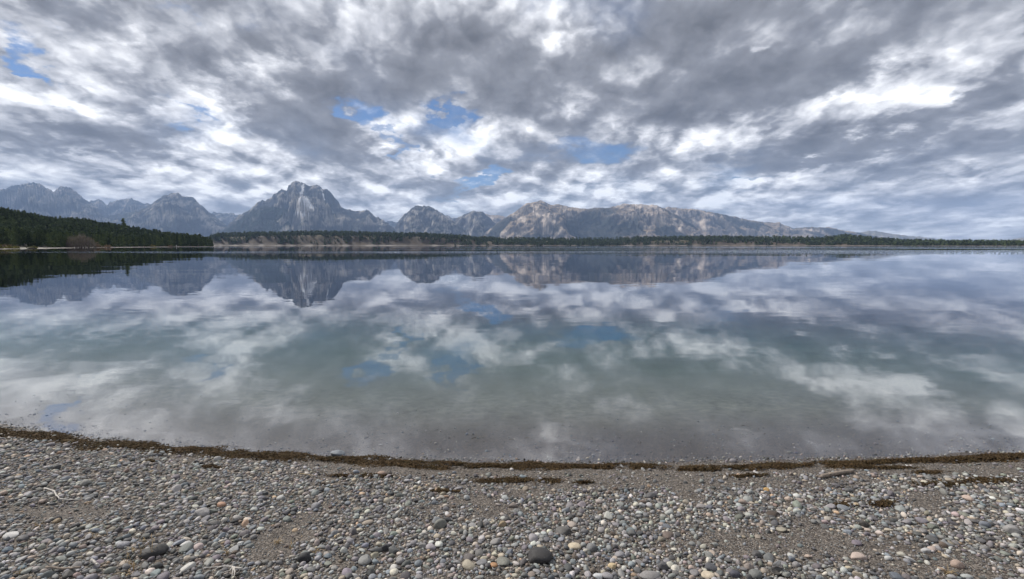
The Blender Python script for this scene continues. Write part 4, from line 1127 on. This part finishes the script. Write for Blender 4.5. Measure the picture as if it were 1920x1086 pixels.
def build_trees():
    r = np.random.default_rng(5)
    needles = mat_needles('needles', False, (0.018, 0.032, 0.018), (0.13, 0.165, 0.06))
    needles_far = mat_needles('needles_far', True, (0.018, 0.030, 0.018), (0.10, 0.13, 0.055))
    bark = mat_bark('bark', (0.10, 0.075, 0.055), (0.22, 0.19, 0.16))
    crowns, trunks = [], []
    for k in range(7):
        V, F_ = crown_np(100 + k, 62 + 6 * (k % 3), 5, (0.20, 0.25, 0.19, 0.23, 0.28, 0.19, 0.24)[k], (0.08, 0.12, 0.22, 0.1, 0.15, 0.3, 0.08)[k], 1.25)
        me = poly_mesh('crown', V, F_, False); me.materials.append(needles); crowns.append(me)
    for k in range(2):
        me = poly_mesh('trunk', *trunk_np(0.93, 0.014 + 0.004 * k)); me.materials.append(bark); trunks.append(me)

    def tree(x, y, z, h, k, label, group, wide=1.0):
        root = obj('pine_tree', None, loc=(x, y, z - 0.15), label=label, category='tree', group=group)
        root.rotation_euler = (0, 0, float(r.uniform(0, 6.28))); root.scale = (h * wide, h * wide, h)
        obj('trunk', trunks[k % 2], None, root); obj('crown', crowns[k % 7], None, root)
        return root

    # -- the forested point: positions by distance behind its shore
    n = 34000
    px = r.uniform(-130, 414, n); dd = r.uniform(0, 1, n) ** 0.8 * 520
    ys = np.interp(px, [p[0] for p in LEFT_PX[::-1]][:9], [p[1] for p in LEFT_PX[::-1]][:9])
    y = ys + dd; x = (px - 960) / F0 / math.cos(PITCH) * y
    s = lake_dist(x, y)
    back = np.interp(px, [-130, 100, 300, 380, 414], [420, 400, 330, 200, 60])
    shore = np.interp(px, [-130, 0, 60, 100, 414], [26, 30, 24, 12, 7])
    ok = (s > shore) & (s < back) & (r.uniform(0, 1, n) < np.where(s < 40, 1.0, 0.62))
    x, y, s, px = x[ok], y[ok], s[ok], px[ok]
    # keep trunks apart
    cell = {}; keep = []
    for i in np.argsort(s):
        sp = 3.0 + 0.003 * y[i]
        key = (int(x[i] // 6), int(y[i] // 6)); good = True
        for a in (-1, 0, 1):
            for b in (-1, 0, 1):
                for j in cell.get((key[0] + a, key[1] + b), ()):
                    if (x[i] - x[j]) ** 2 + (y[i] - y[j]) ** 2 < sp * sp: good = False
        if good and not (abs(px[i] - 160) < 27 and s[i] < 22):
            cell.setdefault(key, []).append(i); keep.append(i)
    keep = np.array(keep); x, y, s, px = x[keep], y[keep], s[keep], px[keep]
    z = land_z(x, y, s)
    h = np.interp(px, [0, 200, 330, 414], [12.5, 14, 17, 19]) * r.uniform(0.72, 1.18, len(x)) * np.where(s < 22, 0.85, 1.0)
    h = h * np.where(px > 395, np.interp(px, [395, 414], [1.0, 0.72]), 1)
    # which of them show: front rows, and the crowns along the skyline
    el = (z + h - CAM_H) / y
    colm = (px // 4).astype(int); top = {}
    for i in np.argsort(-el):
        top.setdefault(colm[i], []).append(i)
    inview = (px > -8) & (px < 416)
    front = [i for i in np.argsort(-h / y) if inview[i] and s[i] < shore_edge(px[i]) + 16]
    sky_ = [l[0] for c_, l in top.items() if inview[l[0]]]
    chosen = list(dict.fromkeys(sky_ + front))[:300]
    zones = [(-20, 40, 'above the yellow shrubs'), (40, 70, 'past the yellow shrubs'), (70, 100, 'behind the dark shore log'), (100, 133, 'before the bare willow'), (133, 160, 'behind the bare willow'), (160, 190, 'on the far side of the willow'), (190, 225, 'next past the bare willow'),
             (225, 255, 'under the tall skyline tree'), (255, 285, 'past the tall skyline tree'), (285, 325, 'near the small yellow bush'), (325, 350, 'behind the white marker post'), (350, 375, 'past the white marker post'), (375, 398, 'near the tip of the point'), (398, 420, 'at the tip of the point')]
    o20 = ['first', 'second', 'third', 'fourth', 'fifth', 'sixth', 'seventh', 'eighth', 'ninth', 'tenth', 'eleventh', 'twelfth', 'thirteenth', 'fourteenth', 'fifteenth', 'sixteenth', 'seventeenth', 'eighteenth', 'nineteenth', 'twentieth']
    ordn = o20 + ['twenty ' + w for w in o20[:9]] + ['thirtieth'] + ['thirty ' + w for w in o20[:9]] + ['fortieth'] + ['forty ' + w for w in o20[:9]]
    used = {}
    chosen.sort(key=lambda i: px[i])
    for q, i in enumerate(chosen):
        k = int(r.integers(0, 7))
        zn = next((w for a, b, w in zones if a <= px[i] < b), 'on the forested point')
        rowp = 'on the ridge' if i in sky_ and s[i] > 40 else ('at the shore edge' if s[i] < shore_edge(px[i]) + 9 else 'in the forest front')
        form = ('slender', 'broad', 'narrow', 'bushy', 'wide', 'high crowned', 'dense')[k]
        sz = 'tall' if h[i] > 16 else ('small' if h[i] < 11.5 else 'dark')
        cnt = used[(zn, rowp)] = used.get((zn, rowp), -1) + 1
        lab = f'{sz} {form} pine, {ordn[cnt % 49]} {rowp} {zn}' if cnt < 49 else f'{sz} {form} pine further along {rowp} {zn}'
        tree(x[i], y[i], z[i], h[i], k, lab, 'pines of the forested point')
    rest = np.setdiff1d(np.arange(len(x)), np.array(chosen))
    # the one that sticks up above the others
    for pxx, dep, topy, wd, lab in ((241, 690, 410, 1.1, 'tallest bushy pine rising above the skyline of the point'),):
        xx, yy = az_pt(pxx, dep); zz = float(land_z(xx, yy))
        topz = CAM_H + (HORIZON - topy) / F0 * yy
        tree(xx, yy, zz, topz - zz, 4, lab, 'pines of the forested point', wd)
    # -- low-detail trees in the mass
    lows = [crown_np(300 + k, 15, 3, 0.21 + 0.03 * (k % 3), 0.1, 2.4) for k in range(6)]
    tiny = [crown_np(400 + k, 7, 2, 0.20, 0.08, 4.0) for k in range(6)]
    def forest(name, x, y, z, h, label, protos, wide):
        V = []; F_ = []; tone = []; off = 0
        kk = r.integers(0, len(protos), len(x)); yaw = r.uniform(0, 6.28, len(x)); tn = r.uniform(0, 1, len(x))
        for k in range(len(protos)):
            idx = np.nonzero(kk == k)[0]
            if not len(idx): continue
            v, f = protos[k]; f = np.array([g for g in f if len(set(g)) == 4])
            c, s_ = np.cos(yaw[idx])[:, None], np.sin(yaw[idx])[:, None]
            hv = h[idx][:, None]
            vx = (v[None, :, 0] * c - v[None, :, 1] * s_) * hv * wide + x[idx][:, None]; vy = (v[None, :, 0] * s_ + v[None, :, 1] * c) * hv * wide + y[idx][:, None]
            vz = v[None, :, 2] * hv + z[idx][:, None]
            V.append(np.stack([vx, vy, vz], -1).reshape(-1, 3)); nv = len(v)
            F_.append((f[None] + (np.arange(len(idx)) * nv)[:, None, None]).reshape(-1, 4) + off); tone.append(np.repeat(tn[idx], nv)); off += nv * len(idx)
        me = mesh_np(name, np.concatenate(V), np.concatenate(F_), False, floats={'tone': np.concatenate(tone)})
        obj(name, me, needles_far, kind='stuff', label=label)
    forest('forest', x[rest], y[rest], z[rest], h[rest], 'dark pine forest covering the point', lows, 1.0)

    # -- far shore
    n = 16000
    px = r.uniform(400, 1990, n); dd = r.uniform(0, 1, n) ** 1.3 * 520
    fp = np.array(FAR_PX[::-1], float); ys = np.interp(px, fp[:, 0], fp[:, 1])
    y = ys + dd + 4; x = (px - 960) / F0 / math.cos(PITCH) * y
    s = lake_dist(x, y)
    edge = np.interp(px, [400, 430, 600, 900, 940, 960, 1185, 1195, 1345, 1420, 1480, 1920], [66, 58, 58, 50, 40, 12, 10, 58, 66, 40, 22, 14]) + 75 * fbm(x / 130, s / 55, 4, 401, 0.6)
    ok = (s > np.maximum(edge, 8)) & (s > 0) & (s < edge + 330) & (fbm(px / 10, s / 70, 3, 404) + 0.35 + 0.004 * (s - edge) > 0)
    x, y, s, px = x[ok], y[ok], s[ok], px[ok]; z = land_z(x, y, s)
    h = r.uniform(12, 26, len(x)) * (1 + 0.3 * perlin(px / 6, s / 60, 403)) * np.interp(px, [420, 1350, 1600, 1920], [1.05, 1.0, 0.85, 0.62])
    forest('far_forest', x, y, z - 0.5, h, 'dark conifer forest along the far shore', tiny, 1.25)
    # -- single trees on the tan bluffs
    m = 0; tries = 0; singles = []; used = {}
    names = [(430, 520, 'on the pale bluff by the point'), (520, 600, 'on the tan bluff before the tall massif'), (600, 700, 'on the tan bluff under the tall massif'), (700, 800, 'on the tan bluff past the massif'), (800, 900, 'on the low end of the tan bluff'), (1190, 1290, 'on the pale dunes below the tawny mountain'), (1290, 1350, 'on the pale dunes under the ridge'), (1350, 1500, 'on the far sandy shore'), (1500, 1950, 'alone at the low far shore')]
    while m < 64 and tries < 4000:
        tries += 1
        p = float(r.choice([r.uniform(430, 900), r.uniform(430, 900), r.uniform(1192, 1350), r.uniform(1350, 1900)]))
        y0 = float(np.interp(p, fp[:, 0], fp[:, 1])) + r.uniform(18, 120)
        xx = (p - 960) / F0 / math.cos(PITCH) * y0; ss = float(lake_dist(xx, y0))
        if not (14 < ss < 100) or (p > 1400 and ss > 30): continue
        w = next(w for a, b, w in names if a <= p < b)
        hh = float(r.uniform(8, 16)); k = int(r.integers(0, 7))
        form = 'tall' if hh > 13 else ('small' if hh < 10 else 'dark')
        up = 'low ' if ss < 40 else ('high ' if ss > 75 else 'halfway ')
        singles.append((p, xx, y0, hh, k, form, up, w))
        m += 1
    singles.sort(); used = {}
    for p, xx, y0, hh, k, form, up, w in singles:
        cnt = used[w] = used.get(w, -1) + 1
        tree(xx, y0, float(land_z(xx, y0)), hh, k, f'{form} single conifer, {ordn[cnt]} of those {w}', 'single conifers on the far shore', 1.35)

    # -- bare willow on the point's beach
    ys_ = 400.0; xw, _ = az_pt(160, ys_); zw = float(land_z(xw, ys_))
    root = obj('bare_willow', None, loc=(xw, ys_, zw), label='leafless pinkish grey willow thicket, dome shaped, on the beach of the forested point', category='tree')
    wood = mat_bark('willow_bark', (0.10, 0.078, 0.068), (0.21, 0.165, 0.145))
    tipm = mat_bark('willow_twigs', (0.10, 0.085, 0.072), (0.26, 0.215, 0.14), 0.35)
    Wd, Hh = 12.6, 12.6
    def dome(bx): return Hh * (1 - abs(bx) ** 3.2) ** 0.5 * (0.90 + 0.09 * math.sin(bx * 8 + 1) + 0.06 * math.sin(bx * 21) + 0.05 * math.sin(bx * 47))
    for k in range(90):
        bx = r.uniform(-0.97, 0.97); x0 = bx * Wd; yy0 = r.uniform(-3, 3); tp = max(dome(bx), 3.0) * r.uniform(0.75, 1.0)
        pts = [(x0 * 0.93, yy0, -0.3), (x0 * 0.97 + r.normal(0, .2), yy0, tp * 0.35), (x0 + r.normal(0, .3), yy0, tp * 0.7), (x0 * 1.02 + r.normal(0, .4), yy0, tp)]
        obj('stem', poly_mesh('stem', *tube(pts, [0.16, 0.13, 0.09, 0.03], 5)), wood, root)
    V = []; F_ = []
    for k in range(2600):
        bx = r.uniform(-1, 1); top_ = max(dome(bx), 1.5); q = r.uniform(0, 1) ** 0.8
        if math.sin(bx * 37 + 2 * math.sin(bx * 11)) > 0.55 and q < 0.75: continue
        L_ = r.uniform(0.7, 2.2)
        c = np.array([bx * Wd, r.uniform(-3.2, 3.2) * math.sqrt(max(1 - bx * bx, 0)), max(top_ * (0.1 + 0.9 * q) - L_ * 0.8, 0)])
        lean = np.array([bx * 0.12 + r.normal(0, 0.12), r.normal(0, 0.15), 1.0]); lean /= np.linalg.norm(lean)
        w = np.array([r.normal(), r.normal(), 0]); w = w / np.linalg.norm(w) * r.uniform(0.06, 0.16)
        n0 = len(V); V += [c - w, c + w, c + lean * L_]; F_.append((n0, n0 + 1, n0 + 2))
    obj('twigs', poly_mesh('twigs', V, F_, False), tipm, root)

    # -- shrubs, log and marker on the point's shore
    shrub_l = mat_needles('shrub_leaves', False, (0.10, 0.10, 0.03), (0.24, 0.21, 0.07))
    shrub_b = mat_needles('shrub_dry', False, (0.12, 0.085, 0.05), (0.24, 0.17, 0.11))
    for p, dpt, wd, hh, mt, lab in [(6, 282, 3.0, 2.0, shrub_l, 'low yellow green shrub at the near end of the forested point'), (26, 292, 4.2, 1.9, shrub_l, 'wide yellow shrub beside the low yellow green one'), (38, 300, 2.4, 1.6, shrub_l, 'small yellow shrub nearest the dark shore log'),
                                   (18, 300, 5.5, 3.0, shrub_b, 'reddish dry brush behind the yellow shrubs'), (70, 322, 3.2, 1.6, shrub_l, 'dull green shrub over the dark shore log'), (292, 590, 4.0, 2.9, shrub_l, 'small round yellow bush alone at the forest edge'),
                                   (190, 440, 3.4, 4.6, shrub_b, 'tan dry bush next to the bare willow'), (208, 455, 5.0, 2.8, shrub_b, 'low grey tan bush past the bare willow'), (325, 640, 3.5, 2.4, shrub_b, 'low brown bush by the white marker post')]:
        xx, _ = az_pt(p, dpt); zz = float(land_z(xx, dpt))
        V = []; F_ = []
        for k in range(420):
            d = r.normal(size=3); d /= np.linalg.norm(d); d[2] = abs(d[2]); q = r.uniform(0.35, 1.0)
            c = d * q * np.array([wd, wd * 0.7, hh]) * (1 + 0.2 * math.sin(d[0] * 6 + p)); sz = r.uniform(0.18, 0.38)
            e1 = r.normal(size=3) * sz * 0.7; e2 = r.normal(size=3) * sz * 0.7
            n0 = len(V); V += [c - e1, c + e2, c + e1, c - e2]; F_.append((n0, n0 + 1, n0 + 2, n0 + 3))
        root = obj('shrub', None, loc=(xx, dpt, zz), label=lab, category='shrub', group='shrubs along the forested point')
        obj('foliage', poly_mesh('foliage', V, F_, False), mt, root)
        for k in range(5):
            a = k * 1.3
            obj('stem', poly_mesh('stem', *tube([(0, 0, -0.2), (math.cos(a) * wd * 0.3, math.sin(a) * wd * 0.2, hh * 0.4), (math.cos(a) * wd * 0.6, math.sin(a) * wd * 0.4, hh * 0.75)], [0.07, 0.05, 0.02], 5)), bark, root)
    xx, _ = az_pt(67, 306); zz = float(land_z(xx, 306))
    lg = obj('shore_log', poly_mesh('shore_log', *tube([(-3, 0.3, 0.3), (-1, 0, 0.38), (1.2, -0.1, 0.36), (3.2, 0.1, 0.3)], [0.30, 0.36, 0.33, 0.22], 8)), mat_bark('log_bark', (0.03, 0.025, 0.02), (0.08, 0.065, 0.05)), loc=(xx, 306, zz), label='dark log stranded on the beach of the forested point', category='log')
    obj('branch_stub', poly_mesh('branch_stub', *tube([(1.0, 0, 0.5), (1.3, -0.1, 1.0), (1.5, -0.1, 1.3)], [0.12, 0.09, 0.05], 6)), lg.data.materials[0], lg)
    # white marker post by the water
    ym = 648.0; xm, _ = az_pt(336.5, ym); zm = float(land_z(xm, ym))
    mw, t, b, out = material('marker_paint'); setin(t, b, 'Base Color', mixc(t, noise(t, objcoord(t), 6, 3, 0.6), (0.62, 0.62, 0.6), (0.82, 0.82, 0.8))); setin(t, b, 'Roughness', 0.6)
    post = obj('marker_post', poly_mesh('marker_post', *tube([(0, 0, -0.3), (0, 0, 1.2), (0, 0, 2.0)], [0.16, 0.15, 0.14], 8)), mw, loc=(xm, ym, zm), label='small white marker post at the water edge of the forested point', category='post')
    obj('post_head', poly_mesh('post_head', *tube([(0, 0, 1.95), (0, 0, 2.1), (0, 0, 2.6), (0, 0, 2.75)], [0.2, 0.42, 0.42, 0.15], 8)), mw, post)

def shore_edge(p): return float(np.interp(p, [-130, 0, 60, 100, 414], [26, 30, 24, 12, 7]))
build_trees()
